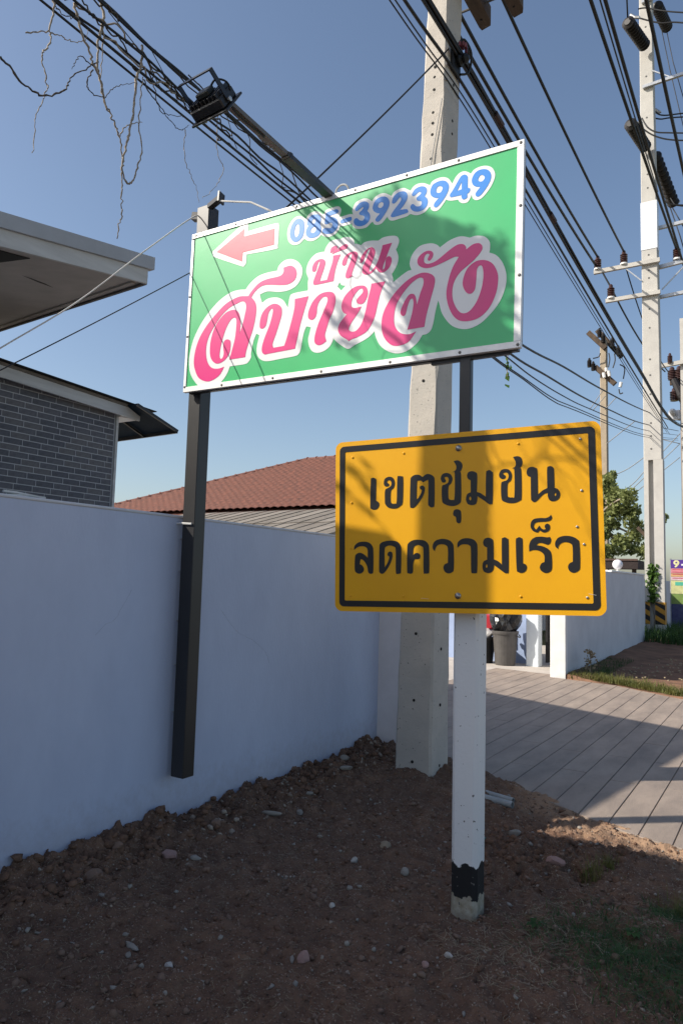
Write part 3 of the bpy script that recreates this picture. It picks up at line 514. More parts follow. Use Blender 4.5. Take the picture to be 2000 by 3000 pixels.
def zpaint(name, base, bands, nscale=22.0, amp=0.05, specks=None):
    """paint coats that end at uneven heights: bands = [(z, colour above that z)]"""
    m = mat(name, base, 0.8, var=0.2, scale=30, bump=0.18, bscale=60, c2=(0.26, 0.22, 0.15)); nt = m.node_tree; N = nt.nodes; L = nt.links; bs = N['Principled BSDF']
    geo = N.new('ShaderNodeNewGeometry'); sx = N.new('ShaderNodeSeparateXYZ'); L.new(geo.outputs['Position'], sx.inputs[0])
    no = N.new('ShaderNodeTexNoise'); no.inputs['Scale'].default_value = nscale; no.inputs['Detail'].default_value = 6; L.new(geo.outputs['Position'], no.inputs['Vector'])
    ad = N.new('ShaderNodeMath'); ad.operation = 'MULTIPLY_ADD'; ad.inputs[1].default_value = amp * 2; L.new(no.outputs['Fac'], ad.inputs[0]); L.new(sx.outputs['Z'], ad.inputs[2])
    col = bs.inputs['Base Color'].links[0].from_socket
    for z, c in bands:
        mr = N.new('ShaderNodeMapRange'); mr.inputs[1].default_value = z + amp - 0.002; mr.inputs[2].default_value = z + amp + 0.002; L.new(ad.outputs[0], mr.inputs[0])
        mx = N.new('ShaderNodeMix'); mx.data_type = 'RGBA'; mx.inputs[7].default_value = (*c, 1); L.new(mr.outputs[0], mx.inputs[0]); L.new(col, mx.inputs[6]); col = mx.outputs[2]
    n2 = N.new('ShaderNodeTexNoise'); n2.inputs['Scale'].default_value = 48; n2.inputs['Detail'].default_value = 2; L.new(geo.outputs['Position'], n2.inputs['Vector'])
    mr = N.new('ShaderNodeMapRange'); mr.inputs[1].default_value = 0.70; mr.inputs[2].default_value = 0.73; L.new(n2.outputs['Fac'], mr.inputs[0])
    mx = N.new('ShaderNodeMix'); mx.data_type = 'RGBA'; mx.inputs[7].default_value = (0.14, 0.13, 0.12, 1); L.new(mr.outputs[0], mx.inputs[0]); L.new(col, mx.inputs[6])
    L.new(mx.outputs[2], bs.inputs['Base Color']); return m
M_post = zpaint('painted_post', (0.42, 0.39, 0.32), [(0.085, (0.014, 0.014, 0.015)), (0.235, (0.74, 0.74, 0.73))])
b = MB(); rings = [chamf(-1.432, -1.298, 3.405, 3.535, z, 0.018 + 0.004 * math.sin(z * 9)) for z in (-0.15, 0.0, 0.1, 0.3, 0.7, 1.2, 1.8, 2.25)]
b.add(*loft(rings)); b.build('post', M_post, rs)

# ---------------------------------------------------------------- near concrete utility pole
up = thing('utility_pole', (-2.72, 5.8, 0), 'weathered concrete utility pole rising behind the green sign', 'utility pole')
S95 = lambda p: Vector((p[0] * .95, p[1] * .95, 1.6 + (p[2] - 1.6) * .95))     # the pole stands on a low mound
prof = [(-0.3, -2.892, -2.545, 5.62, 6.00), (0.0, -2.889, -2.545, 5.62, 5.99), (3.55, -2.802, -2.537, 5.62, 5.96), (5.30, -2.754, -2.513, 5.62, 5.95), (6.95, -2.697, -2.480, 5.62, 5.94), (9.6, -2.65, -2.46, 5.63, 5.90)]
prof = [(1.6 + (p[0] - 1.6) * .95, *[q * .95 for q in p[1:]]) for p in prof]
zs = [-0.3 + 0.16 * i for i in range(62)]; rings = []
for z in zs:
    q = [float(np.interp(z, [p[0] for p in prof], [p[j] for p in prof])) for j in range(1, 5)]
    w = [random.uniform(-0.004, 0.004) for _ in range(8)]
    rings.append([(p[0] + w[i], p[1] + w[(i+3) % 8], p[2]) for i, p in enumerate(chamf(*q, z, 0.018 + random.uniform(-0.003, 0.006)))])
b = MB(); b.add(*loft(rings)); b.build('shaft', M_conc, up)
hm = MB(); hm.lathe((0, 0.004, 0), (0, -1, 0), [(0, 0.0125), (0.006, 0.0125), (0.0065, 0.008)], 9)
hole0 = None
for z in (6.73, 6.51, 6.29, 6.19, 6.07, 5.85, 5.75, 5.64, 5.41, 3.36, 1.15, 0.59, 0.08):
    z = 1.6 + (z - 1.6) * .95
    x0 = float(np.interp(z, [p[0] for p in prof], [(p[1] + p[2]) / 2 for p in prof]))
    if hole0 is None:
        hole0 = hm.build('bolt_hole', M_hole, up); hole0.parent = up; hole0.location = (x0, 5.338, z)
    else: copy_obj(hole0, (x0, 5.338, z), up)
for z in (6.9, 6.25, 5.95, 5.62, 5.5, 5.2, 3.5, 1.05, 0.6, 0.12):
    x1 = float(np.interp(z, [p[0] for p in prof], [p[2] for p in prof])); copy_obj(hole0, (x1 + 0.002, 5.50, z), up, (0, 0, math.radians(90)))
b = MB(); b.box((-2.505, 5.70, 6.28), (-2.455, 5.86, 6.54), bev=0.006); b.lathe((-2.455, 5.79, 6.40), (1, 0, 0), [(0, 0.05), (0.03, 0.06), (0.05, 0.035), (0.08, 0.05), (0.11, 0.02)], 12)
b.tube(spline([(-2.44, 5.74, 6.52), (-2.40, 5.80, 6.60), (-2.36, 5.88, 6.5), (-2.40, 5.92, 6.36), (-2.45, 5.84, 6.30)], 5), 0.011, 6); b.v = [tuple(S95(p)) for p in b.v]; b.build('cable_clamp', M_cable, up)
b = MB()
for k_ in range(7): b.box((-2.45 + 0.022 * (k_ % 4), 5.74 + 0.03 * (k_ // 2), 6.50 + 0.012 * (k_ % 3)), (-2.432 + 0.022 * (k_ % 4), 5.77 + 0.03 * (k_ // 2), 6.54 + 0.012 * (k_ % 3)))
b.v = [tuple(S95(p)) for p in b.v]; b.build('cable_tie', mat('red_tie', (0.16, 0.02, 0.03), 0.5), up)
for x0, x1 in ((-2.495, -2.365), (-2.160, -2.035)):
    b = MB(); b.slab([(x0, 3.2, 7.20), (x1, 3.2, 7.20), (x1, 6.40, 7.20), (x1 - 0.02, 6.45, 7.20), (x0 + 0.01, 6.47, 7.20), (x0, 6.42, 7.20)], (0, 0, 0.16)); b.v = [tuple(S95(p)) for p in b.v]; t_ = b.build('timber_beam', M_wood, up)
    b = MB(); b.lathe(((x0 + x1) / 2 - 0.01, 6.33, 7.202), (0, 0, -1), [(0, 0.012), (0.004, 0.012), (0.01, 0.006)], 8); b.v = [tuple(S95(p)) for p in b.v]; b.build('bolt_head', M_hole, t_)
b = MB(); b.tube([(-2.62, 6.22, 7.265), (-2.0, 6.22, 7.265)], 0.012, 8); b.v = [tuple(S95(p)) for p in b.v]; b.build('tie_rod', M_screw, up)

# ---------------------------------------------------------------- far tall pole with crossarms
fp = thing('tall_power_pole', (-3.33, 23.5, 0), 'tall pale concrete power pole with crossarms and a white band at right', 'utility pole')
def fpx(z): return float(np.interp(z, [0, 7, 21], [-3.60, -3.60, -3.565])), float(np.interp(z, [0, 7, 21], [-3.055, -3.085, -3.20]))
b = MB(); rings = []
for z in (5.46, 9.0, 13.0, 17.0, 22.5):
    x0, x1 = fpx(z); rings.append(chamf(x0, x1, 23.25, 23.60, z, 0.02))
b.add(*loft(rings)); b.box((-3.60, 23.252, -0.3), (-3.47, 23.60, 5.46)); b.box((-3.33, 23.253, -0.3), (-3.062, 23.60, 5.46)); b.box((-3.47, 23.42, -0.3), (-3.33, 23.60, 5.459)); b.build('shaft', M_concfar, fp)
b = MB(); x0, x1 = fpx(12.9); b.box((x0 - 0.012, 23.236, 12.13), (x1 + 0.014, 23.61, 13.69), bev=0.004); tag(b.build('sheet_band', mat('white_sheet', (0.84, 0.86, 0.88), 0.35, var=0.03), fp), 'white sheet wrapped round the pole')
b = MB(); b.box((-3.606, 23.246, 0.50), (-3.472, 23.60, 1.16)); b.box((-3.328, 23.246, 0.50), (-3.056, 23.60, 1.16)); tag(b.build('hazard_panel', mat('hazard_yellow', (0.55, 0.27, 0.03), 0.6, scale=9), fp), 'yellow and black hazard stripes')
for z0 in (0.36, 0.66, 0.96, 1.26):
    for xa, xb in ((-3.606, -3.472), (-3.328, -3.056)):
        za, zb = z0 - 0.62 * (xa + 3.606), z0 - 0.62 * (xb + 3.606)
        pts = [(xa, max(0.5, min(1.16, za))), (xb, max(0.5, min(1.16, zb))), (xb, max(0.5, min(1.16, zb + 0.15))), (xa, max(0.5, min(1.16, za + 0.15)))]
        if pts[0][1] == pts[3][1] and pts[1][1] == pts[2][1]: continue
        b = MB(); b.slab([(p[0], 23.2455, p[1]) for p in pts], (0, -0.002, 0)); b.build('black_stripe', V_black, fp)
for a_, b__, w, h in (((-5.02, 23.2, 11.70), (-3.05, 23.2, 11.70), 0.10, 0.13), ((-4.66, 23.2, 10.67), (-3.05, 23.2, 10.67), 0.10, 0.12), ((-3.6, 23.66, 12.93), (-1.9, 23.66, 12.99), 0.1, 0.10), ((-3.6, 23.66, 11.62), (-1.9, 23.66, 11.75), 0.1, 0.12), ((-3.6, 23.66, 10.66), (-1.9, 23.66, 10.73), 0.1, 0.10), ((-3.48, 23.19, 17.52), (-1.8, 23.19, 17.56), 0.09, 0.09), ((-3.48, 23.19, 20.45), (-1.8, 23.19, 20.5), 0.09, 0.09)):
    b = MB(); b.bar(a_, b__, w, h); b.build('crossarm', M_concfar if a_[0] < -4 else M_galv, fp)
for a_, b__ in (((-4.08, 23.2, 11.66), (-3.6, 23.22, 11.15)), ((-2.3, 23.66, 11.66), (-3.06, 23.62, 10.9)), ((-2.7, 23.19, 17.6), (-3.2, 23.2, 18.0))):
    b = MB(); b.bar(a_, b__, 0.035, 0.035); b.build('brace', M_galv, fp)
def pin_ins(p, h, r, parent, m=None):
    prof = [(0, r*0.9), (h*0.06, r*0.9)]
    for i in range(5): prof += [(h*(0.10+0.13*i), r*0.72), (h*(0.14+0.13*i), r), (h*(0.18+0.13*i), r)]
    prof += [(h*0.78, r*0.55), (h*0.9, r*0.55), (h, r*0.35)]
    b = MB(); b.lathe(p, (0, 0, 1), prof, 12); return b.build('pin_insulator', m or M_ins, parent, False)
for p in ((-4.90, 23.2, 11.765), (-4.10, 23.2, 11.765), (-4.50, 23.2, 10.73), (-2.62, 23.66, 11.79)):
    q = pin_ins(p, 0.46, 0.115, fp); bb = MB(); bb.lathe((p[0], p[1], p[2] - 0.005), (0, 0, 1), [(0, 0.12), (0.05, 0.11), (0.055, 0.05)], 12); bb.build('cap', M_white, q)
def string_ins(a, b2, r, parent, n=11):
    a = Vector(a); b2 = Vector(b2); L_ = (b2 - a).length; prof = [(0, r * 0.5)]
    for i in range(n): prof += [(L_*(i+0.15)/n, r*0.55), (L_*(i+0.45)/n, r), (L_*(i+0.6)/n, r), (L_*(i+0.75)/n, r*0.6)]
    prof += [(L_, r*0.5)]; b = MB(); b.lathe(a, b2 - a, prof, 14); return b.build('string_insulator', M_insd, parent)
string_ins((-3.66, 21.65, 18.75), (-3.38, 23.05, 18.80), 0.19, fp); string_ins((-3.62, 21.65, 15.45), (-3.40, 23.1, 15.42), 0.19, fp)
string_ins((-3.24, 23.75, 15.50), (-2.98, 26.3, 14.95), 0.20, fp); string_ins((-3.12, 23.9, 20.7), (-3.02, 25.6, 21.1), 0.19, fp)
for pts in ('[(-3.40, 22.00, 19.31), (-3.18, 22.00, 19.25), (-2.85, 22.00, 19.04), (-2.52, 22.00, 18.85), (-2.06, 22.00, 18.62)]', '[(-3.63, 22.00, 19.18), (-3.43, 22.00, 19.04), (-3.09, 22.00, 18.79), (-2.76, 22.00, 18.58), (-2.43, 22.00, 18.47), (-2.06, 22.00, 18.29)]', '[(-3.25, 23.90, 17.06), (-3.09, 23.90, 16.89), (-2.89, 23.90, 16.80), (-2.64, 23.90, 16.75), (-2.29, 23.90, 16.68)]', '[(-3.24, 23.90, 16.82), (-3.04, 23.90, 16.72), (-2.79, 23.90, 16.68), (-2.29, 23.90, 16.55)]', '[(-3.38, 22.30, 15.92), (-3.22, 22.30, 15.57), (-2.98, 22.30, 15.34), (-2.65, 22.30, 15.21), (-2.15, 22.30, 15.04)]', '[(-3.66, 22.30, 15.96), (-3.20, 22.30, 15.39), (-2.84, 22.30, 15.10), (-2.47, 22.30, 14.92), (-2.15, 22.30, 14.81)]', '[(-2.99, 25.50, 14.80), (-2.86, 25.50, 14.54), (-2.70, 25.50, 14.45), (-2.50, 25.50, 14.38)]', '[(-3.05, 24.50, 14.21), (-2.90, 24.50, 14.09), (-2.65, 24.50, 13.99), (-2.40, 24.50, 13.92)]'):
    b = MB(); b.tube(spline(eval(pts), 5), 0.022, 6); b.build('jumper', M_cable, fp)
for pts in ('[(-3.61, 21.90, 19.13), (-3.48, 21.90, 18.99), (-3.35, 21.90, 18.93)]', '[(-3.67, 21.90, 15.73), (-3.50, 21.90, 15.58), (-3.31, 21.90, 15.48)]', '[(-3.10, 26.20, 15.23), (-2.97, 26.20, 15.06), (-2.78, 26.20, 14.95)]', '[(-3.21, 23.90, 17.11), (-3.09, 23.90, 16.97), (-3.04, 23.90, 16.98)]'):
    b = MB(); b.tube(eval(pts), 0.045, 6); b.build('clamp', M_galv, fp)
hm = MB(); hm.lathe((0, 0.004, 0), (0, -1, 0), [(0, 0.03), (0.008, 0.03), (0.009, 0.02)], 8); h0 = None
for z in (19.6, 17.9, 16.5, 14.6, 14.15, 11.95, 11.45, 11.2, 10.2, 9.6, 8.6, 8.1, 7.5, 6.6, 6.2, 5.8):
    if h0 is None: h0 = hm.build('bolt_hole', mat('hole_grey', (0.16, 0.155, 0.15), 0.9), fp); h0.location = (-3.38, 23.249, z)
    else: copy_obj(h0, (-3.38, 23.249, z), fp)
# leafy creeper in the pole's groove
def leaves(n, pos, size, up=0.3, aspect=1.6):
    """pos(n) -> (n,3); two-triangle leaves facing every way"""
    P = pos(n); D = RNG.normal(size=(n, 3)); D[:, 2] += up; D /= np.linalg.norm(D, axis=1)[:, None]
    A = np.cross(D, RNG.normal(size=(n, 3))); A /= np.linalg.norm(A, axis=1)[:, None]; B = np.cross(D, A)
    s = size * RNG.uniform(0.6, 1.3, (n, 1)); v = np.stack([P - A*s*aspect*.5, P + B*s*.5 + D*s*.12, P + A*s*aspect*.5, P - B*s*.5 + D*s*.12], 1).reshape(-1, 3)
    return v, np.arange(4*n).reshape(-1, 4)
M_leaf = leafmat('leaf_fresh', (0.10, 0.19, 0.035), (0.05, 0.105, 0.018))
M_leaft = leafmat('leaf_tree', (0.36, 0.39, 0.15), (0.19, 0.23, 0.08), scale=1.6, tr=0.45)
M_leafd = leafmat('leaf_shade_tree', (0.07, 0.12, 0.025), (0.035, 0.07, 0.014), tr=0.2)
cr = thing('creeper', (-3.40, 23.2, 0.2), 'leafy green creeper climbing the far power pole above its stripes', 'creeper')
v, f = leaves(420, lambda n: np.stack([-3.38 + RNG.normal(0, 0.085, n), 23.30 + RNG.uniform(-0.12, 0.08, n), 1.15 + 1.15 * RNG.random(n)], 1), 0.085); raw('foliage', v, f, M_leaf, cr)
b = MB(); b.tube(spline([(-3.40, 23.35, 0.0), (-3.37, 23.36, 0.6), (-3.42, 23.35, 1.2), (-3.38, 23.36, 2.2)], 5), 0.012, 6); b.build('stem', M_vine, cr)

# ---------------------------------------------------------------- two smaller poles far behind
op = thing('old_pole', (-6.76, 33, 0), 'slim yellowish pole with dark timber crossarms beyond the yellow sign', 'utility pole')
b = MB(); b.add(*loft([chamf(-6.93, -6.61, 33, 33.3, z, 0.03) for z in (-0.3, 6)] + [chamf(-6.90, -6.62, 33, 33.28, 12.7, 0.03)])); b.build('shaft', M_pole3, op)
for a_, c in (('[(-7.38, 32.90, 13.12), (-6.63, 32.90, 12.27)]', 0), ('[(-7.09, 33.40, 13.33), (-6.06, 33.40, 11.96)]', 0), ('[(-7.08, 32.90, 11.47), (-6.24, 32.90, 10.58)]', 0)):
    a_ = eval(a_); b = MB(); b.bar(a_[0], a_[1], 0.2, 0.22); b.build('timber_crossarm', M_wood, op)
for a_ in ('[(-6.87, 33.00, 12.90)]', '[(-6.71, 33.00, 12.63)]', '[(-7.32, 33.00, 11.57)]', '[(-7.15, 33.00, 11.39)]', '[(-6.07, 33.00, 11.97)]', '[(-6.32, 33.00, 12.38)]'):
    pin_ins(Vector(eval(a_)[0]) + Vector((0, -0.2, -0.1)), 0.42, 0.10, op, M_insd)
string_ins([(-6.43, 33.20, 12.49)][0], [(-6.03, 33.40, 11.89)][0], 0.13, op, 6)
for a_ in ('[(-6.69, 32.70, 11.10), (-6.65, 32.70, 10.87)]', '[(-6.47, 32.70, 11.16), (-6.43, 32.70, 10.91)]', '[(-5.94, 32.70, 10.57), (-5.99, 32.70, 10.36)]', '[(-6.57, 32.70, 11.31), (-6.56, 32.70, 11.14)]'):
    a_ = eval(a_); b = MB(); b.tube(a_, 0.07, 8); b.build('fuse_holder', M_white, op)
for a_ in ('[(-6.48, 32.80, 12.00), (-6.44, 32.80, 11.71), (-6.50, 32.80, 11.35)]', '[(-6.24, 32.80, 11.94), (-6.21, 32.80, 11.64), (-6.31, 32.80, 11.29)]', '[(-6.01, 32.80, 11.41), (-5.81, 32.80, 11.22), (-5.87, 32.80, 10.74)]', '[(-6.06, 32.80, 10.30), (-6.02, 32.80, 10.09), (-5.89, 32.80, 10.12)]', '[(-7.16, 32.80, 11.85), (-6.91, 32.80, 11.89), (-6.84, 32.80, 12.05)]'):
    b = MB(); b.tube(spline(eval(a_), 4), 0.028, 5); b.build('jumper', M_cable, op)
bp4 = thing('brown_pole', (-3.75, 36, 0), 'brown pole with fittings at the right edge behind the power pole', 'utility pole')
b = MB(); b.tube([(-3.72, 36, -0.3), (-3.72, 36, 6), (-3.76, 36, 12.0)], [0.26, 0.24, 0.20], 12); b.build('shaft', M_pole4, bp4, True)
b = MB(); b.box((-4.35, 35.7, 11.0), (-3.3, 35.85, 11.25)); b.build('crossarm', M_wood, bp4)
for p in ((-4.25, 35.75, 11.25), (-3.95, 35.75, 11.25), (-4.15, 35.6, 10.2)): pin_ins(p, 0.6, 0.2, bp4)
b = MB(); b.box((-4.4, 35.5, 9.3), (-3.9, 35.75, 9.75), bev=0.04); b.lathe((-4.2, 35.5, 9.55), (0, -1, 0.3), [(0, 0.1), (0.3, 0.14), (0.45, 0.05)], 10); b.build('switch_gear', M_wallfar, bp4)
b = MB(); b.lathe((-4.15, 35.6, 11.2), (0.4, -0.2, -1), [(0, 0.16), (0.9, 0.22), (1.8, 0.16)], 10); b.build('dark_bushing', M_insd, bp4)
# pale arm with its insulator between the two right-hand poles
ea = thing('rear_pole_arm', (-4.0, 31, 10.4), 'pale crossarm with a brown insulator behind the tall power pole', 'crossarm')
a_ = [(-4.07, 31.00, 10.59), (-3.14, 31.00, 10.66)]; b = MB(); b.bar(a_[0], a_[1], 0.12, 0.16); b.build('arm', M_concfar, ea); pin_ins([(-3.75, 30.95, 10.64)][0], 0.42, 0.1, ea)
b = MB(); b.box(([(-3.39, 31.00, 10.67)][0][0], 31.1, -0.2), ([(-3.08, 31.00, 10.62)][0][0], 31.4, 12.5)); b.build('shaft', M_concfar, ea)

# ---------------------------------------------------------------- cables
def cable(pts, r, label, group=None, m=None, name='cable', n=6, cat='cable'):
    b = MB(); b.tube(pts, r, n); o = b.build(name, m or M_cable, None, True); tag(o, label, cat, group); return o
hv = 'bare conductor high overhead running to a crossarm insulator of the tall pole'
for a_, b__, s in (((-4.78, 4.0, 12.35), (-4.90, 23.2, 12.2), 0.30), ((-4.86, 4.0, 12.05), (-4.95, 23.2, 11.9), 0.30)):
    cable(sag(a_, b__, s), 0.036, 'one of the paired thick black conductors passing just right of the concrete pole top', 'paired conductors right of the concrete pole')
cable(sag((-4.00, 4.0, 12.30), (-4.10, 23.2, 12.2), 0.25), 0.033, 'single black conductor from the timber beam end to the left crossarm insulator', None)
cable(sag((-4.90, 23.2, 12.0), (-4.52, 23.2, 11.15), 0.02, 8) + sag((-4.50, 23.2, 11.1), (-4.2, 33, 10.9), 0.3), 0.028, 'black jumper dropping past the two left crossarms of the tall pole')
cable(sag((-4.10, 23.2, 11.9), (-3.95, 32, 10.6), 0.5), 0.022, 'black conductor leaving the upper left crossarm behind the tall pole')
cable(sag((-2.72, 4.0, 12.2), (-2.62, 23.5, 12.1), 0.2), 0.038, 'thickest black conductor left of the tall pole top, ending at the right insulator')
cable(sag((-2.42, 4.0, 12.15), (-3.0, 22.6, 13.6), 0.2), 0.018, 'thin wire between two thick conductors beside the tall pole top')
cable(sag((-2.36, 4.0, 12.1), (-2.52, 30.0, 12.0), 0.35), 0.037, 'thick black conductor crossing the tall pole below its upper insulator')
cable(sag((-1.72, 4.0, 12.2), (-1.95, 30.0, 11.9), 0.4), 0.038, 'thick black conductor crossing right of the tall pole near the top corner')
cable(sag((-1.95, 10.0, 20.5), (-3.64, 21.6, 18.85), 0.3), 0.024, 'wire coming down to the uppermost string insulator')
for a_, q in (('[(-3.20, 25.50, 21.11), (-2.95, 25.50, 19.48), (-2.65, 25.50, 17.76), (-2.46, 25.50, 16.71)]', 0.014), ('[(-3.09, 25.50, 21.32), (-2.84, 25.50, 19.69), (-2.44, 25.50, 17.81)]', 0.014)):
    cable(eval(a_), q, 'thin wire slanting down at the right edge beside the tall pole top', 'thin wires at the upper right edge')
cable([(-3.25, 27.00, 15.47), (-2.88, 27.00, 14.09), (-2.67, 27.00, 13.17)], 0.02, 'wire falling from the lower string insulator to the right edge'); cable([(-3.16, 27.00, 15.31), (-2.66, 27.00, 14.17)], 0.02, 'second wire falling from the lower string insulator, steeper to the right')
# bundle through the near pole's clamp
L1 = [(-2.40, 1.5, 6.55), (-2.43, 3.6, 6.43), (-2.44, 5.77, 6.44), (-2.45, 7.34, 6.40), (-2.50, 10.5, 6.33), (-2.62, 16.3, 6.36), (-2.80, 23.2, 6.62), (-3.3, 36, 8.8)]; L1 = [S95(p) for p in L1]
def off(pts, dx, dz, wob=0.0): return [Vector(p) + Vector((dx + random.uniform(-wob, wob), 0, dz + random.uniform(-wob, wob))) for p in pts]
lab = 'black strand of the thick cable bundle clamped to the near concrete pole'
for dx, dz, r in ((0, 0.012, 0.015), (0.018, 0.0, 0.013), (0.01, -0.028, 0.011), (-0.008, -0.012, 0.014), (0.024, 0.022, 0.010)):
    cable(spline(off(L1, dx, dz, 0.008), 6), r, lab, 'bundle of cables at the near pole clamp')
L2 = [(-2.52, 3.0, 6.30), (-2.50, 4.85, 6.28), (-2.47, 5.8, 6.28), (-2.46, 7.3, 6.20), (-2.5, 10.5, 6.12), (-2.62, 16.3, 6.1), (-2.9, 23.2, 6.4)]; L2 = [S95(p) for p in L2]
cable(spline(off(L2, 0, 0.0), 6), 0.014, 'black cable crossing the face of the near pole just below the bundle')
cable(spline(off(L2, -0.02, -0.14), 6), 0.006, 'thinnest wire crossing the face of the near pole'); cable(spline(off(L2, 0.05, -0.2), 6), 0.006, 'thin wire beneath the near pole clamp bundle')
for p, z in (((-2.30, 6.45, 6.17), 0), ((-2.33, 8.5, 6.11), 0)):
    b = MB(); b.tube([Vector(p) + Vector((0, -0.10, 0)), Vector(p) + Vector((0, 0.10, -0.005))], 0.034, 8); tag(b.build('splice_sleeve', mat('sleeve%d' % int(p[1]*10), (0.05, 0.024, 0.02), 0.6), None), 'reddish splice sleeve on the cable bundle just past the near pole' if p[1] < 7 else 'dark splice sleeve on the cable bundle above the sign corner', 'splice')
# low bundle behind the green sign
low = [((-2.62, 1.0, 4.075), (-2.62, 5.75, 4.045), 0.007, 0.0), ((-2.64, 1.0, 4.045), (-2.63, 5.75, 4.015), 0.0055, 0.0), ((-2.60, 1.0, 4.15), (-2.60, 5.75, 4.085), 0.006, 0.010), ((-2.66, 1.0, 4.12), (-2.62, 5.75, 4.13), 0.006, 0.012), ((-2.62, 1.0, 4.25), (-2.60, 5.75, 4.20), 0.008, 0.009), ((-2.58, 1.0, 4.22), (-2.62, 5.75, 4.17), 0.006, 0.012), ((-2.64, 1.0, 4.27), (-2.63, 5.75, 4.235), 0.006, 0.010)]
for k_, (a_, b__, r, wob) in enumerate(low):
    P = sag(a_, b__, 0.03, 22)
    if wob: P = [p + Vector((random.uniform(-wob, wob), 0, random.uniform(-wob, wob))) for p in P]
    cable(spline(P, 3), r, ('second lowest', 'lowest', 'third lowest', 'middle', 'second highest', 'third highest', 'highest')[k_] + ' cable of the vine covered bundle slung behind the floodlight', 'low bundle of cables behind the floodlight')
for k_, pts in enumerate(([(-2.62, 5.75, 4.25), (-2.75, 8.84, 4.62), (-2.86, 11.08, 4.99), (-3.02, 14.54, 5.5), (-3.33, 21.43, 6.61), (-3.96, 35.24, 9.06)],
            [(-2.62, 5.75, 4.20), (-2.73, 8.21, 4.34), (-2.81, 9.95, 4.55), (-2.92, 12.44, 4.85), (-3.05, 15.37, 5.27), (-3.33, 21.39, 6.21), (-3.96, 35.16, 8.69)],
            [(-2.62, 5.75, 4.12), (-2.71, 7.92, 4.24), (-2.77, 9.18, 4.32), (-2.86, 11.07, 4.52), (-2.96, 13.41, 4.83), (-3.33, 21.37, 6.03), (-3.96, 35.11, 8.48)],
            [(-2.62, 5.75, 4.04), (-2.69, 7.53, 4.08), (-2.75, 8.68, 4.17), (-2.83, 10.37, 4.28), (-2.91, 12.14, 4.52), (-3.33, 21.35, 5.83), (-3.96, 35.06, 8.24)],
            [(-2.63, 5.75, 4.06), (-2.70, 7.53, 4.11), (-2.76, 8.68, 4.20), (-2.84, 10.37, 4.33), (-2.92, 12.14, 4.57), (-3.34, 21.35, 5.89), (-3.97, 35.06, 8.31)])):
    cable(spline(pts, 6), (0.015, 0.014, 0.009, 0.008, 0.008)[k_], ('uppermost twisted cable leaving the green sign\'s lower right corner', 'second cable down below the green sign, carrying a leafy sprig', 'third thin cable below the green sign\'s corner', 'one of the two lowest thin cables below the green sign', 'one of the two lowest thin cables below the green sign')[k_], 'lowest pair of cables below the green sign' if k_ > 2 else None)
cable(sag((-2.349, 5.33, 6.167), (-2.78, 3.60, 3.98), 0.02), 0.007, 'thin stay wire from the near pole down behind the green sign')
cable(sag((-2.40, 5.325, 5.73), (-2.53, 5.32, 4.93), 0.0), 0.004, 'hair thin wire slanting down the near pole face', m=M_wire)
cable(sag((-3.30, 3.60, 3.80), (-3.30, 2.0, 2.54), 0.01), 0.0034, 'thin dark wire falling left from behind the green sign')
cable(spline([(-3.32, 3.43, 4.02), (-3.28, 3.31, 3.95), (-3.28, 2.92, 3.555), (-3.28, 2.46, 3.07), (-3.28, 2.04, 2.69), (-3.28, 1.8, 2.46)], 5), 0.004, 'pale wire falling left from the top of the black post', m=M_whitewire)
for k_, pts in enumerate(('[(-6.92, 31.00, 9.07), (-6.36, 31.00, 9.86)]', '[(-6.78, 31.00, 9.03), (-6.27, 31.00, 9.59)]', '[(-6.30, 31.00, 9.00), (-5.81, 31.00, 9.51)]', '[(-6.24, 31.00, 7.54), (-5.09, 31.00, 8.42)]', '[(-6.04, 31.00, 6.16), (-5.37, 31.00, 6.45), (-4.52, 31.00, 7.06)]', '[(-5.58, 31.00, 5.49), (-5.11, 31.00, 5.90), (-4.65, 31.00, 6.43), (-3.43, 31.00, 7.74)]', '[(-5.35, 31.00, 5.49), (-4.72, 31.00, 6.09), (-3.44, 31.00, 7.33)]', '[(-5.25, 31.00, 5.31), (-4.66, 31.00, 5.81), (-3.45, 31.00, 6.78)]', '[(-4.19, 31.00, 7.59), (-3.44, 31.00, 7.33)]', '[(-4.18, 31.00, 8.48), (-3.42, 31.00, 8.27)]')):
    cable(spline(eval(pts), 4), 0.017, 'faint distant wire ' + ('slanting across the old pole just under its lower crossarm', 'slanting across the old pole below the first one', 'slanting right of the old pole', 'rising right of the old pole above the tree', 'rising from the tree top to the tall pole, uppermost', 'rising from the tree crown past the tall pole, second', 'rising from the tree crown past the tall pole, third', 'rising from the tree crown past the tall pole, lowest', 'almost level, right of the tall pole, lower one', 'almost level, right of the tall pole, upper one')[k_], 'faint distant wires', M_wire)

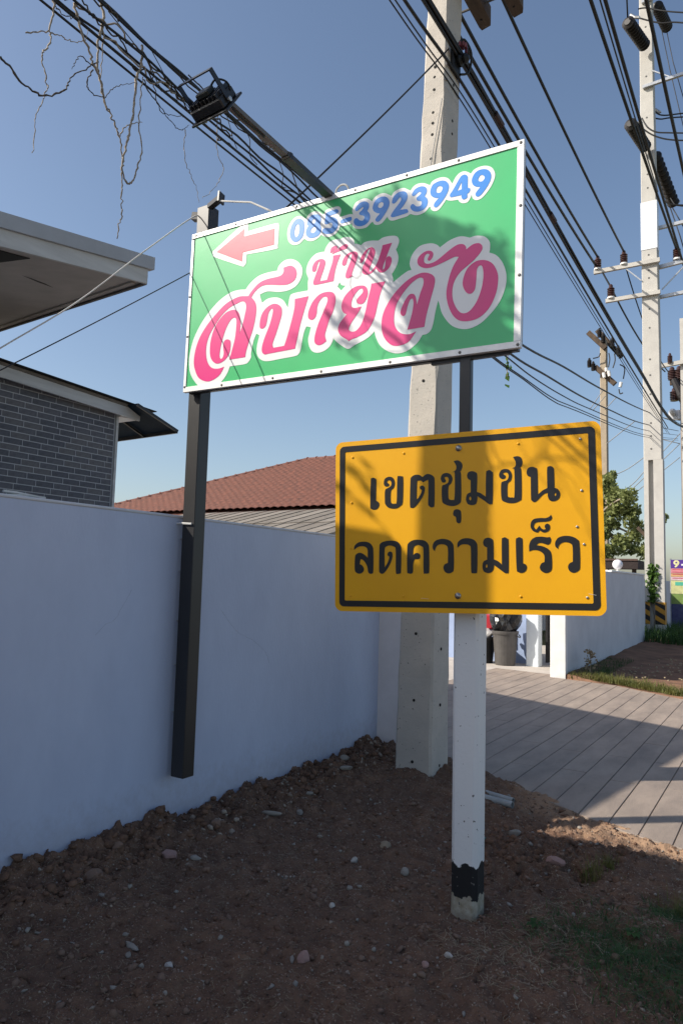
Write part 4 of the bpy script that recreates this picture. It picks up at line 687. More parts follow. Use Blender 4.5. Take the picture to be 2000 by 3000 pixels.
# ---------------------------------------------------------------- dry vines on the cables
VINES = [
    [(-2.62,1.757,4.049), (-2.62,1.764,4.004), (-2.62,1.751,3.918), (-2.62,1.758,3.874), (-2.62,1.753,3.843), (-2.62,1.727,3.790), (-2.62,1.726,3.762), (-2.62,1.740,3.716), (-2.62,1.751,3.674), (-2.62,1.758,3.652), (-2.62,1.748,3.611), (-2.62,1.730,3.552), (-2.62,1.713,3.501), (-2.62,1.714,3.434), (-2.62,1.714,3.334)],  # vine_a
    [(-2.62,1.861,4.113), (-2.62,1.886,4.058), (-2.62,1.915,3.991), (-2.62,1.960,3.941), (-2.62,1.980,3.896), (-2.62,2.017,3.867), (-2.62,2.033,3.818), (-2.62,2.059,3.760), (-2.62,2.088,3.732), (-2.62,2.117,3.697), (-2.62,2.138,3.663), (-2.62,2.159,3.615), (-2.62,2.177,3.563), (-2.62,2.176,3.510), (-2.62,2.182,3.429), (-2.62,2.182,3.361), (-2.62,2.190,3.290), (-2.62,2.177,3.232), (-2.62,2.171,3.162)],  # vine_b
    [(-2.62,2.000,4.224), (-2.62,2.018,4.147), (-2.62,2.003,4.060), (-2.62,2.000,3.983), (-2.62,2.006,3.898), (-2.62,2.022,3.856), (-2.62,2.038,3.807), (-2.62,2.060,3.753), (-2.62,2.075,3.732)],  # vine_c
    [(-2.62,2.015,4.136), (-2.62,2.025,4.060), (-2.62,2.027,3.949), (-2.62,2.022,3.856)],  # vine_d
    [(-2.62,2.258,4.183), (-2.62,2.250,4.082), (-2.62,2.231,4.006), (-2.62,2.231,3.928), (-2.62,2.227,3.823), (-2.62,2.214,3.761), (-2.62,2.205,3.694), (-2.62,2.191,3.624), (-2.62,2.180,3.565), (-2.62,2.176,3.510), (-2.62,2.193,3.465), (-2.62,2.226,3.459), (-2.62,2.252,3.503), (-2.62,2.271,3.575), (-2.62,2.287,3.662), (-2.62,2.268,3.746), (-2.62,2.262,3.836), (-2.62,2.264,3.948), (-2.62,2.268,4.030)],  # vine_e
    [(-2.62,1.543,3.648), (-2.62,1.592,3.625), (-2.62,1.635,3.600), (-2.62,1.691,3.592), (-2.62,1.748,3.610), (-2.62,1.805,3.650), (-2.62,1.848,3.701), (-2.62,1.867,3.763), (-2.62,1.911,3.821), (-2.62,1.972,3.894), (-2.62,2.003,3.933)],  # vine_f
    [(-2.62,1.642,3.819), (-2.62,1.700,3.867), (-2.62,1.756,3.901), (-2.62,1.808,3.920), (-2.62,1.839,3.924), (-2.62,1.901,3.959), (-2.62,1.932,3.991), (-2.62,1.940,4.052)],  # vine_g
    [(-2.62,1.982,3.874), (-2.62,1.957,3.814), (-2.62,1.960,3.776), (-2.62,1.998,3.767), (-2.62,2.049,3.787), (-2.62,2.073,3.821), (-2.62,2.096,3.866), (-2.62,2.130,3.895), (-2.62,2.183,3.940), (-2.62,2.238,3.979)],  # vine_h
    [(-2.62,2.274,4.018), (-2.62,2.317,3.973), (-2.62,2.391,3.946), (-2.62,2.456,3.919), (-2.62,2.511,3.902), (-2.62,2.554,3.920), (-2.62,2.596,3.972)],  # vine_i
    [(-2.62,2.571,3.928), (-2.62,2.565,3.840), (-2.62,2.582,3.757), (-2.62,2.625,3.704), (-2.62,2.675,3.652), (-2.62,2.697,3.586)],  # vine_j
    [(-2.62,2.812,4.166), (-2.62,2.809,4.020), (-2.62,2.828,3.924), (-2.62,2.876,3.869), (-2.62,2.837,3.777), (-2.62,2.781,3.687), (-2.62,2.713,3.622)],  # vine_k
    [(-2.62,1.765,4.041), (-2.62,1.785,4.027), (-2.62,1.832,4.029), (-2.62,1.870,4.048)],  # vine_l
    [(-2.62,2.003,3.933), (-2.62,1.964,3.892), (-2.62,1.914,3.899), (-2.62,1.892,3.866), (-2.62,1.875,3.812)],  # vine_m
    [(-2.62,2.148,3.653), (-2.62,2.180,3.718), (-2.62,2.224,3.763), (-2.62,2.279,3.799)],  # vine_n
    [(-2.62,2.331,4.071), (-2.62,2.356,3.990), (-2.62,2.402,3.928), (-2.62,2.475,3.951), (-2.62,2.550,3.991)],  # vine_o
]
vlab = ['long dry vine hanging lowest at the far left of the cables', 'longest dry vine, its tip level with the roof corner', 'short thick vine beside the longest one', 'thin straight vine close to the thick one', 'looped vine hanging in a long U below the cables', 'dark vine curving in from the left edge of the picture', 'thin twig crossing the far left vine', 'small vine loop right of the longest vine', 'thin vine sagging left of the floodlight', 'faint thin vine below the floodlight, left strand', 'faint thin vine below the floodlight, right strand', 'short twig at the top edge', 'hooked twig near the dark left vine', 'forked twig on the looped vine', 'dark tendril just left of the floodlight']
for k_, pts in enumerate(VINES):
    P = spline(pts, 5); P = [p + Vector((random.uniform(-.006, .006), random.uniform(-.004, .004), random.uniform(-.004, .004))) for p in P]
    r0 = {1: 0.0062, 2: 0.0068, 4: 0.0066, 5: 0.0055, 0: 0.0042, 3: 0.0042, 9: 0.0026, 10: 0.0026}.get(k_, 0.0032)
    rr = [r0 * (1 - 0.6 * i / len(P)) * random.uniform(0.75, 1.25) for i in range(len(P))]
    b = MB(); b.tube(P, rr, 5); tag(b.build('dry_vine', M_vinedark if k_ in (5, 7, 8, 11, 14, 12) else M_vine, None, True), vlab[k_], 'vine', 'dry vines hanging from the cables')
for k_ in range(13):
    y0 = random.uniform(2.1, 4.0) if k_ < 7 else random.uniform(1.6, 2.2); L_ = random.uniform(0.9, 2.0) if k_ < 7 else random.uniform(0.4, 0.8)
    zc = random.choice((4.05, 4.08, 4.13, 4.20, 4.23)); P = []; dx_ = dz_ = 0.0
    for t in range(24):                                                   # wanders unevenly along its cable
        dx_ = 0.7 * dx_ + random.gauss(0, 0.012); dz_ = 0.72 * dz_ + random.gauss(0, 0.014)
        P.append((-2.62 + dx_, y0 + L_ * (t + random.uniform(-.3, .3)) / 23, zc - 0.02 * (t / 23) + dz_))
    b = MB(); b.tube(spline(P, 2), random.uniform(0.003, 0.0055), 5); tag(b.build('dry_vine', M_vinedark if k_ % 3 else M_vine, None, True), 'dry vine twisted along the low cable bundle beside the floodlight', 'vine', 'dry vines wound round the low cables')
for k_ in range(6):
    y0 = random.uniform(1.75, 3.9); d_ = random.uniform(0.1, .5); P = spline([(-2.62, y0, 4.21), (-2.60, y0 + d_ * random.uniform(.2, .5), 4.20 - random.uniform(.03, .13)), (-2.63, y0 + d_ * random.uniform(.55, .8), 4.07 + random.uniform(-.06, .05)), (-2.62, y0 + d_, 4.05)], 5)
    b = MB(); b.tube(P, random.uniform(0.002, 0.004), 5); tag(b.build('dry_vine', M_vinedark, None, True), 'small vine bridging the upper and lower low cables', 'vine', 'dry vines bridging the low cables')
sp = thing('leaf_sprig', (-2.72, 7.9, 4.1), 'small green leafy sprig on the cables below the green sign corner', 'sprig')
v, f = leaves(16, lambda n: np.stack([-2.70 + RNG.normal(0, 0.01, n), 7.95 + RNG.normal(0, 0.07, n), 4.10 + RNG.normal(0, 0.10, n)], 1), 0.05); raw('leaf_cluster', v, f, M_leaf, sp)
b = MB(); b.tube(spline([(-2.71, 8.0, 4.33), (-2.70, 7.95, 4.2), (-2.70, 7.93, 4.0)], 4), 0.005, 5); b.build('stem', M_vine, sp)

# ---------------------------------------------------------------- house with the raking canopy, top left
M_fascia = mat('fascia_white', (0.60, 0.59, 0.57), 0.7, scale=4, c2=(0.47, 0.46, 0.44), stretch=(1, 0.3, 3))
M_gutter = mat('gutter_grey', (0.42, 0.43, 0.45), 0.6, var=0.06, scale=3)
M_soffit = mat('soffit_board', (0.47, 0.42, 0.38), 0.85, scale=3, c2=(0.39, 0.35, 0.315))
ch = thing('carport', (-7.5, 3.5, 0), 'white edged overhanging carport roof at the upper left', 'carport')
def fz(y): return 4.57 + 0.174 * (y - 4.97)                       # underside of the white board along its front edge
def back(x, y): return (x, y + 0.26 * (-5.5 - x), fz(y) + 0.128 * (-5.5 - x))
Y0 = 1.75
b = MB(); b.slab([(-5.5, Y0, fz(Y0)), (-5.5, 4.97, fz(4.97)), (-5.5, 4.97, fz(4.97) + .15), (-5.5, Y0, fz(Y0) + .15)], (-0.03, 0, 0)); b.build('fascia_board', M_fascia, ch)
b = MB(); b.slab([(-5.47, Y0, fz(Y0) + .152), (-5.47, 5.03, fz(5.03) + .152), (-5.47, 5.03, fz(5.03) + .285), (-5.47, Y0, fz(Y0) + .285)], (-0.08, 0, 0)); b.build('gutter', M_gutter, ch)
s0, s1, s2, s3 = back(-5.53, Y0), back(-5.53, 4.965), back(-10.2, 4.965), back(-10.2, Y0)
up_ = Vector((0, 0, 0.02))
b = MB(); b.slab([Vector(p) + up_ for p in (s0, s1, s2, s3)], (0, 0, 0.02)); b.build('soffit', M_soffit, ch)
b = MB(); b.slab([Vector(p) + Vector((0, 0, 0.16)) for p in (back(-5.56, Y0), back(-5.56, 5.02), back(-10.2, 5.02), back(-10.2, Y0))], (0, 0, 0.10)); b.build('roof_sheet', M_gutter, ch)
b = MB(); b.bar(Vector(back(-5.53, 4.95)) + Vector((0, 0.02, 0.05)), Vector(back(-10.2, 4.95)) + Vector((0, 0.02, 0.05)), 0.03, 0.10); b.build('verge_board', mat('verge_dark', (0.17, 0.15, 0.14), 0.8), ch)
b = MB(); b.bar(Vector(back(-5.62, 4.86)) + Vector((0, 0, 0.01)), Vector(back(-10.2, 4.86)) + Vector((0, 0, 0.01)), 0.05, 0.02); b.build('soffit_batten', M_soffit, ch)
b = MB(); b.slab([Vector(back(*p)) + Vector((0, 0, 0.012)) for p in ((-5.62, 2.2), (-5.70, 3.72), (-6.6, 3.35), (-6.6, 2.2))], (0, 0, 0.006)); tag(b.build('soffit_vent', M_hole, ch), 'dark opening in the soffit')
b = MB(); b.add(*[[Vector(back(-6.35, 3.9)) + Vector(p) for p in ((0,0,.014),(.02,.1,.016),(.03,.25,.016),(.015,.36,.014),(-.01,.2,.016))], [(0,1,2,3,4)]]); b.build('soffit_stain', mat('stain', (0.10, 0.09, 0.08), 0.9), ch)
for xx, yy in ((-5.75, 1.95), (-7.7, 1.95)):
    b = MB(); b.box((xx, yy, -0.1), (xx + 0.12, yy + 0.12, back(xx, yy)[2] - 0.3)); b.build('column', M_white, ch)

# ---------------------------------------------------------------- house clad in grey brick slips
bh = thing('brick_house', (-9.5, 5, 0), 'house clad in dark grey brick slips with pale joints', 'house')
M_mortar = mat('mortar', (0.52, 0.52, 0.54), 0.9, var=0.06, scale=12)
b = MB(); b.box((-12, 1.2, -0.1), (-8.014, 6.79, 3.90)); wall_b = b.build('wall', M_mortar, bh)
BR = [mat('brick_slip_%d' % j, c, 0.8, scale=20, var=0.14, bump=0.3, bscale=120) for j, c in enumerate(((0.150, 0.150, 0.168), (0.125, 0.127, 0.146), (0.175, 0.168, 0.175)))]
CH, CL = 0.0795, 0.262; protos = {}
def brick(L_, m):
    key = (round(L_, 3), m.name)
    if key not in protos:
        t = MB(); t.box((0, 0.006, 0.006), (0.006, L_ - 0.006, CH - 0.006), bev=0.0015); o = t.build('brick', m, wall_b); protos[key] = o; return o, True
    return protos[key], False
zrow = 2.26; row = 0
while zrow < 4.0:
    yb = 6.775; first = (0.26, 0.175, 0.09)[row % 3] if row % 5 else 0.13
    L_ = first
    while yb > 4.55:
        o, new = brick(L_, BR[random.choice((0, 0, 1, 1, 2))]); pos = (-8.0145, yb - L_, zrow)
        if new: o.location = pos
        else: copy_obj(o, pos, wall_b)
        yb -= L_; L_ = CL
    zrow += CH; row += 1
b = MB(); b.box((-8.03, 6.79, -0.1), (-7.985, 6.83, 3.96)); b.build('corner_strip', M_fascia, bh)
ra = [(-7.90, 4.94, 4.06), (-7.90, 7.07, 3.97)]; rs_ = (ra[1][2] - ra[0][2]) / (ra[1][1] - ra[0][1]); rz = lambda y: ra[0][2] + rs_ * (y - ra[0][1])
b = MB(); b.slab([(-7.88, 2.0, rz(2.0) - .03), (-7.88, 7.12, rz(7.12) - .03), (-7.88, 7.12, rz(7.12) - .175), (-7.88, 2.0, rz(2.0) - .175)], (-0.03, 0, 0)); b.build('fascia_board', M_fascia, bh)
b = MB(); b.slab([(-7.86, 2.0, rz(2.0) - .028), (-12, 2.0, rz(2.0) - .04), (-12, 7.15, rz(7.15) - .04), (-7.86, 7.15, rz(7.15) - .028)], (0, 0, 0.035)); b.build('roof_sheet', mat('roof_brown', (0.20, 0.165, 0.135), 0.8, scale=6), bh)
b = MB(); b.slab([(-7.80, 2.0, rz(2.0) + .012), (-12, 2.0, rz(2.0)), (-12, 7.36, rz(7.36)), (-7.80, 7.36, rz(7.36) + .012)], (0, 0, 0.012)); b.build('roof_edge', M_hole, bh)
b = MB(); b.slab([(-7.95, 6.83, rz(7) - .17), (-7.95, 7.1, rz(7) - .17), (-9, 7.1, rz(7) - .17), (-9, 6.83, rz(7) - .17)], (0, 0, 0.02)); b.build('soffit', M_white, bh)
b = MB(); b.box((-8.012, 6.79, 0.0), (-8.4, 6.84, 0.01)); b.build('plinth', M_mortar, bh)
aw = thing('awning', (-8.3, 7.2, 3.6), 'dark blue translucent awning jutting from the brick house corner', 'awning')
b = MB(); b.slab([(-9.4, 6.86, 3.97), (-7.66, 6.86, 3.96), (-7.53, 7.52, 3.70), (-9.4, 7.52, 3.66)], (0, 0, 0.012)); b.build('sheet', leafmat('awning_sheet', (0.03, 0.06, 0.09), (0.025, 0.05, 0.075), tr=0.6), aw)
b = MB(); b.bar((-7.66, 6.86, 3.955), (-7.53, 7.53, 3.69), 0.03, 0.04); b.bar((-9.4, 7.50, 3.645), (-7.53, 7.52, 3.685), 0.03, 0.05); b.bar((-8.28, 6.86, 3.945), (-8.20, 7.5, 3.665), 0.025, 0.03); b.build('frame', M_black, aw)
# little wire guard lying along the near wall top
b = MB(); b.tube([(-3.46, 2.23, 2.01), (-3.46, 2.31, 2.01), (-3.46, 2.45, 2.00), (-3.46, 2.48, 2.00)], 0.008, 5); b.tube([(-3.46, 2.23, 1.99), (-3.46, 2.33, 2.00), (-3.46, 2.48, 2.00)], 0.006, 5); tag(b.build('wire_rail', M_whitewire), 'short bent rail lying on the wall top at the left', 'rail')

# ---------------------------------------------------------------- red tiled house and grey sheet roof
rh = thing('red_roof_house', (-15, 24, 0), 'house with a red brown tiled hip roof behind the wall', 'house')
M_tile = mat('roof_tile', (0.165, 0.062, 0.044), 0.8, scale=6, c2=(0.095, 0.042, 0.034), spec=0.3); M_ridge = mat('ridge_tile', (0.22, 0.09, 0.066), 0.8, scale=6, c2=(0.14, 0.06, 0.048))
ec = Vector([(-23.59, 18.00, 3.50)][0]); ec.z = 3.70; rayr = Vector([(-12.46, 18.00, 5.21)][0]) - Vector((0, 0, 1.6)); q = rayr.x / rayr.y
dd = (q * 18 - ec.x) / (1 - q); R0 = Vector((ec.x + dd, 18 + dd, 1.6 + rayr.z * (18 + dd) / 18)); EX1 = -6.8; R1x = EX1 - dd
ncol, nrow = 420, 25; us = np.linspace(ec.x, EX1, ncol); Vv = []
for r_ in range(nrow):
    for e_ in (0.0, 0.999):
        t = (r_ + e_) / nrow; xx = np.clip(us, ec.x + dd * t, EX1 - dd * t); yy = 18 + dd * t
        zz = ec.z + (R0.z - ec.z) * t + 0.045 * np.abs(np.sin(us * math.pi / 0.30)) + 0.075 * (1 - e_) - 0.02 * (xx != us)
        Vv.append(np.stack([xx, np.full(ncol, yy - 0.02 * (1 - e_)), zz], 1))
Vv = np.concatenate(Vv); rows_ = nrow * 2
i = np.arange((ncol - 1) * (rows_ - 1)); r_, c_ = i // (ncol - 1), i % (ncol - 1); a_ = r_ * ncol + c_
tag(raw('tile_field', Vv, np.stack([a_, a_ + 1, a_ + ncol + 1, a_ + ncol], 1), M_tile, rh), kind='stuff')
b = MB(); b.slab([(ec.x, 18 + 0.01, ec.z - .04), (EX1, 18.01, ec.z - .04), (EX1 - dd, 18 + dd, R0.z - .06), (R0.x, 18 + dd, R0.z - .06)], (0, 0, -0.03)); b.slab([(ec.x, 18.01, ec.z - .05), (R0.x, 18 + dd, R0.z - .07), (ec.x, 18 + 2 * dd, ec.z - .05)], (0, 0, -0.03)); b.slab([(EX1, 18.01, ec.z - .05), (EX1, 18 + 2 * dd, ec.z - .05), (EX1 - dd, 18 + dd, R0.z - .07)], (0, 0, -0.03)); b.slab([(ec.x, 18 + 2*dd, ec.z - .05), (R0.x, 18 + dd, R0.z - .07), (EX1 - dd, 18 + dd, R0.z - .07), (EX1, 18 + 2*dd, ec.z - .05)], (0, 0, -0.03)); roof_r = b.build('roof', M_tile, rh)
cm = MB(); cm.lathe((0, 0, 0), (1, 0, 0), [(0, 0.115), (0.06, 0.125), (0.07, 0.10), (0.46, 0.095)], 10); cap0 = None
def caps(a, c):
    global cap0
    a = Vector(a); c = Vector(c); d = (c - a); n = int(d.length / 0.43); dn = d.normalized(); rot = dn.to_track_quat('X', 'Z').to_euler()
    for j in range(n):
        p = a + d * (j / n)
        if cap0 is None: cap0 = cm.build('ridge_cap', M_ridge, roof_r); cap0.location = p; cap0.rotation_euler = rot
        else: copy_obj(cap0, p, roof_r, rot)
caps(ec + Vector((0, 0, 0.02)), R0 + Vector((0, 0, 0.02))); caps(R0 + Vector((0, 0, 0.02)), (EX1 - dd, 18 + dd, R0.z + 0.02))
b = MB(); b.box((ec.x + 0.8, 18.8, -0.1), (EX1 - 0.8, 18 + 2*dd - .8, ec.z - 0.06)); b.build('wall', M_white, rh)
b = MB(); b.tube([(-20.42, 26.00, 6.39), (-20.40, 26.00, 6.63), (-20.03, 26.00, 6.51), (-20.07, 26.00, 6.42)], 0.012, 5); b.build('antenna', M_wire, rh)
gr = thing('shed', (-12, 16, 0), 'shed roofed with weathered grey sheets below the red roof', 'shed')
M_sheet = mat('fibre_cement', (0.20, 0.175, 0.145), 0.9, scale=4, c2=(0.125, 0.11, 0.095)); M_sheet2 = mat('fibre_cement_pale', (0.25, 0.22, 0.185), 0.9, scale=4, c2=(0.17, 0.15, 0.13))
for j in range(17):
    xx = -17.2 + 0.5 * j
    for kk, (ya, yb) in enumerate(((12.6, 15.3), (15.2, 17.7))):
        za, zb = 2.36 + (ya - 12.6) * 0.245, 2.36 + (yb - 12.6) * 0.245; lift = 0.02 * kk
        b = MB(); b.slab([(xx, ya, za + lift), (xx + 0.515, ya, za + lift + 0.018), (xx + 0.515, yb, zb + lift + 0.018), (xx, yb, zb + lift)], (0, 0, 0.008)); b.build('roof_sheet', M_sheet if (j + kk) % 3 else M_sheet2, gr)
b = MB(); b.box((-17, 12.9, -0.1), (-8.9, 17.5, 2.2)); b.build('wall', M_wallfar, gr)

# ---------------------------------------------------------------- gateway: blue wall, bins, mesh gate
gh = thing('blue_wall', (-6, 14.4, 0), 'pale blue wall behind the bins inside the gateway', 'wall')
b = MB(); b.box((-9, 14.36, -0.1), (-4.36, 14.56, 2.6)); b.build('wall_panel', mat('pale_blue_paint', (0.36, 0.45, 0.66), 0.8, var=0.08, scale=2), gh)
b = MB(); b.box((-4.345, 13.98, -0.1), (-4.10, 14.22, 2.5), bev=0.01); tag(b.build('gate_pillar', mat('pillar_pale', (0.66, 0.72, 0.76), 0.7, var=0.04)), 'pale blue square pillar beside the mesh gate', 'pillar')
mg = thing('mesh_gate', (-3.9, 14.5, 0), 'dark mesh panel gate between the blue pillar and the white wall end', 'gate')
b = MB()
for zz in (0.06, 0.95, 2.0): b.box((-4.1, 14.45, zz), (-3.42, 14.5, zz + 0.05))
for xx in (-4.1, -3.72, -3.47): b.box((xx, 14.452, 0.05), (xx + 0.05, 14.498, 2.05))
b.build('frame', M_black, mg)
b = MB(); b.box((-4.08, 14.47, 0.1), (-3.44, 14.478, 2.0)); b.build('panel', mat('gate_mesh', (0.055, 0.05, 0.05), 0.7, scale=30, c2=(0.015, 0.015, 0.016)), mg)
def bin_(name, p, r, h, label, c):
    t = thing(name, p, label, 'bin'); m = mat(name + '_plastic' + str(int(p[0] * -100)), c, 0.5, scale=8, bump=0.1)
    b = MB(); b.lathe(p, (0, 0, 1), [(0, r*0.78), (0.02, r*0.80), (h*0.9, r*0.97), (h*0.9, r*1.03), (h*0.95, r*1.05), (h, r*1.05), (h, r*0.98), (h*0.92, r*0.95)], 26); b.build('body', m, t, False)
    for s_ in (-1, 1):
        b = MB(); b.tube(spline([(p[0] + s_*r*1.02, p[1] - .07, p[2] + h*.9), (p[0] + s_*r*1.18, p[1] - .05, p[2] + h*.84), (p[0] + s_*r*1.18, p[1] + .05, p[2] + h*.84), (p[0] + s_*r*1.02, p[1] + .07, p[2] + h*.9)], 4), 0.012, 6); b.build('handle', m, t)
bin_('trash_bin', (-4.72, 13.85, 0.01), 0.245, 0.66, 'round dark grey bin with a black bag on top', (0.095, 0.088, 0.082))
bin_('trash_bin', (-5.22, 13.95, 0.01), 0.25, 0.50, 'low black bin half hidden by the white post', (0.012, 0.013, 0.014))
def blob(name, c, r, m, label, cat, seed, amp=0.25):
    bm = bmesh.new(); bmesh.ops.create_icosphere(bm, subdivisions=3, radius=1); rg = np.random.default_rng(seed); ks = rg.normal(size=(7, 3)) * 3; ph = rg.random(7) * 6
    for v_ in bm.verts:
        d = v_.co.copy(); s_ = 1 + amp * sum(math.sin(d.dot(Vector(k_)) + p_) for k_, p_ in zip(ks, ph)) / 3
        v_.co = Vector((c[0] + d.x*r[0]*s_, c[1] + d.y*r[1]*s_, c[2] + d.z*r[2]*s_))
    me = bpy.data.meshes.new(name); bm.to_mesh(me); bm.free(); me.materials.append(m)
    return tag(link(bpy.data.objects.new(name, me)), label, cat)
M_bag = mat('bin_bag', (0.012, 0.012, 0.013), 0.2, spec=0.6, bump=0.6, bscale=18)
blob('trash_bag', (-4.74, 13.85, 0.86), (0.25, 0.22, 0.28), M_bag, 'shiny black rubbish bag bulging out of the grey bin', 'trash bag', 3, 0.3)
blob('trash_bag', (-5.2, 13.95, 0.56), (0.2, 0.2, 0.12), mat('pale_bag', (0.62, 0.6, 0.58), 0.5), 'pale bag on the low black bin', 'trash bag', 5)
b = MB(); b.box((-5.35, 14.0, 0.66), (-5.03, 14.3, 0.96), bev=0.03); b.lathe((-5.02, 13.98, 0.84), (0, -1, 0), [(0, .03), (.04, .05), (.06, .02)], 10); tag(b.build('red_crate', mat('red_plastic', (0.42, 0.02, 0.035), 0.45)), 'red plastic tub behind the low black bin', 'crate')
gl = thing('globe_lamp', (-3.36, 17.83, 1.95), 'white globe lamp standing on the far wall', 'lamp')
bm = bmesh.new(); bmesh.ops.create_uvsphere(bm, u_segments=20, v_segments=12, radius=0.118); bmesh.ops.translate(bm, verts=bm.verts, vec=(-3.36, 17.83, 2.11)); me = bpy.data.meshes.new('globe'); bm.to_mesh(me); bm.free(); me.materials.append(mat('opal_glass', (0.82, 0.80, 0.82), 0.25, var=0.02)); me.polygons.foreach_set('use_smooth', [True]*len(me.polygons)); link(bpy.data.objects.new('globe', me), gl)
b = MB(); b.lathe((-3.36, 17.83, 1.90), (0, 0, 1), [(0, .05), (.03, .05), (.04, .025), (.11, .03)], 10); b.build('stem', M_white, gl)
# printed roadside banner at the right edge
bn = thing('banner', (-3.0, 27, 0), 'multicoloured printed banner at the right edge beyond the power pole', 'banner')
b = MB(); b.box((-3.35, 27, 0.05), (-1.9, 27.02, 2.56)); b.build('sheet', mat('banner_navy', (0.03, 0.035, 0.12), 0.5, scale=5, c2=(0.09, 0.10, 0.2)), bn)
for z0, z1, c in ((2.27, 2.56, (0.10, 0.04, 0.30)), (2.10, 2.26, (0.75, 0.30, 0.34)), (1.98, 2.09, (0.70, 0.42, 0.20)), (1.86, 1.97, (0.75, 0.55, 0.60)), (1.40, 1.85, (0.62, 0.62, 0.30)), (1.05, 1.39, (0.20, 0.30, 0.08))):
    b = MB(); b.box((-3.35, 26.994, z0), (-1.9, 27.0, z1)); b.build('print_band', mat('print_%d' % int(z0*100), c, 0.5, scale=7), bn)
for zc in (2.06, 2.14, 2.22, 1.93):
    b = MB(); b.box((-3.30, 26.990, zc - .012), (-2.0, 26.9935, zc + .012)); b.build('print_line', mat('pl%d' % int(zc*100), (0.5, 0.06, 0.10), 0.5), bn)
MB9 = Matrix.Translation((-3.18, 26.992, 2.42)) @ Matrix.Rotation(math.radians(90), 4, 'X') @ Matrix.Scale(1.75, 4)
d9 = contours(GREEN['d9']); cx9 = sum(p[0] for p in d9[0]) / len(d9[0]); cy9 = sum(p[1] for p in d9[0]) / len(d9[0])
printed('digit', GREEN['d9'], mat('print_cream', (0.78, 0.74, 0.40), 0.5), MB9 @ Matrix.Translation((-cx9, -cy9, 0)), 0.001, bn)
b = MB(); b.box((-3.02, 26.990, 2.36), (-2.9, 26.9935, 2.42)); b.build('print_dash', M_white, bn)
for xx in (-3.22, -2.9, -2.6): b = MB(); b.box((xx, 26.990, 1.68), (xx + 0.26, 26.9935, 1.80)); b.build('print_block', mat('pt%d' % int(-xx*100), (0.10, 0.50, 0.35), 0.5), bn)
for xx in (-3.36, -1.95):
    b = MB(); b.tube([(xx, 27.04, -0.1), (xx, 27.04, 2.6)], 0.03, 8); b.build('post', M_galv, bn)
lr = thing('outbuilding', (-6, 25, 0), 'low dark outbuilding roof showing above the far wall', 'building')
b = MB(); b.slab([(-9, 24.2, 2.20), (-3.95, 24.2, 2.16), (-3.95, 24.2, 2.44), (-9, 24.2, 2.52)], (0, 1.2, 0)); b.build('roof_sheet', mat('dark_roof', (0.035, 0.024, 0.022), 0.8, scale=3), lr)
b = MB(); b.box((-9, 24.17, 2.42), (-3.95, 24.2, 2.48)); b.build('fascia_strip', mat('roof_brown2', (0.12, 0.075, 0.06), 0.8), lr)
for xx in (-8.8, -4.2): b = MB(); b.box((xx, 24.6, -0.1), (xx + .12, 24.72, 2.35)); b.build('post', M_wood, lr)
b = MB(); b.slab([(-7.4, 25, 2.3), (-5.75, 25, 2.3), (-6.15, 25, 3.4), (-7.4, 25, 3.6)], (0, 2, 0)); tag(b.build('gable_end', M_hole, lr), 'dark gable end behind the yellow sign edge')

# ---------------------------------------------------------------- trees
def tree(name, label, base, trunk_pts, r0, clumps, n, size, m, cat='tree', limbs=True, group=None):
    t = thing(name, base, label, cat, group); b = MB(); P = spline(trunk_pts, 5); b.tube(P, [r0 * (1 - 0.55 * i / len(P)) for i in range(len(P))], 10)
    if limbs:
        top = Vector(trunk_pts[-1]); mid = P[int(len(P) * 0.65)]
        for c, r in clumps[::2]:
            c = Vector(c); s_ = mid.lerp(top, random.random()); b.tube(spline([s_, s_.lerp(c, 0.5) + Vector((0, 0, 0.12)), c], 4), [r0 * 0.45 * (1 - 0.08 * i) for i in range(9)], 6)
    b.build('trunk', M_vine, t, True)
    w = np.array([r ** 2 for c, r in clumps]); w = w / w.sum(); idx = RNG.choice(len(clumps), n, p=w)
    C = np.array([c for c, r in clumps])[idx]; Rr = np.array([r for c, r in clumps])[idx]
    d = RNG.normal(size=(n, 3)); d /= np.linalg.norm(d, axis=1)[:, None]; P = C + d * (Rr * RNG.random(n) ** 0.5)[:, None]
    v, f = leaves(n, lambda _: P, size); raw('crown', v, f, m, t); return t
cl = [((-6.5 + random.gauss(0, 0.85), 30 + random.gauss(0, 0.7), 4.3 + random.gauss(0, 0.85)), random.uniform(0.2, 0.38)) for _ in range(44)]
cl += [((-5.6, 29.7, 4.7), .45), ((-5.1, 29.8, 4.2), .35), ((-5.0, 30, 3.6), .4), ((-5.7, 29.6, 5.2), .35), ((-6.1, 29.8, 5.7), .4), ((-4.7, 30, 3.0), .35), ((-5.5, 29.7, 3.2), .45), ((-4.85, 29.9, 3.95), .3), ((-6.0, 29.7, 2.9), .4)]
tree('leafy_tree', 'bushy green tree behind the far wall right of the yellow sign', (-6.6, 30, 0), [(-6.6, 30, -0.2), (-6.5, 30, 1.8), (-6.4, 30, 3.4), (-6.4, 30, 4.4)], 0.16, cl, 11000, 0.10, M_leaft)
b = MB(); b.bar([(-4.57, 28.00, 3.77)][0], [(-4.18, 28.00, 3.33)][0], 0.07, 0.12); tag(b.build('timber_post', M_wood), 'dark slanting timber end beside the tall pole and tree', 'timber')

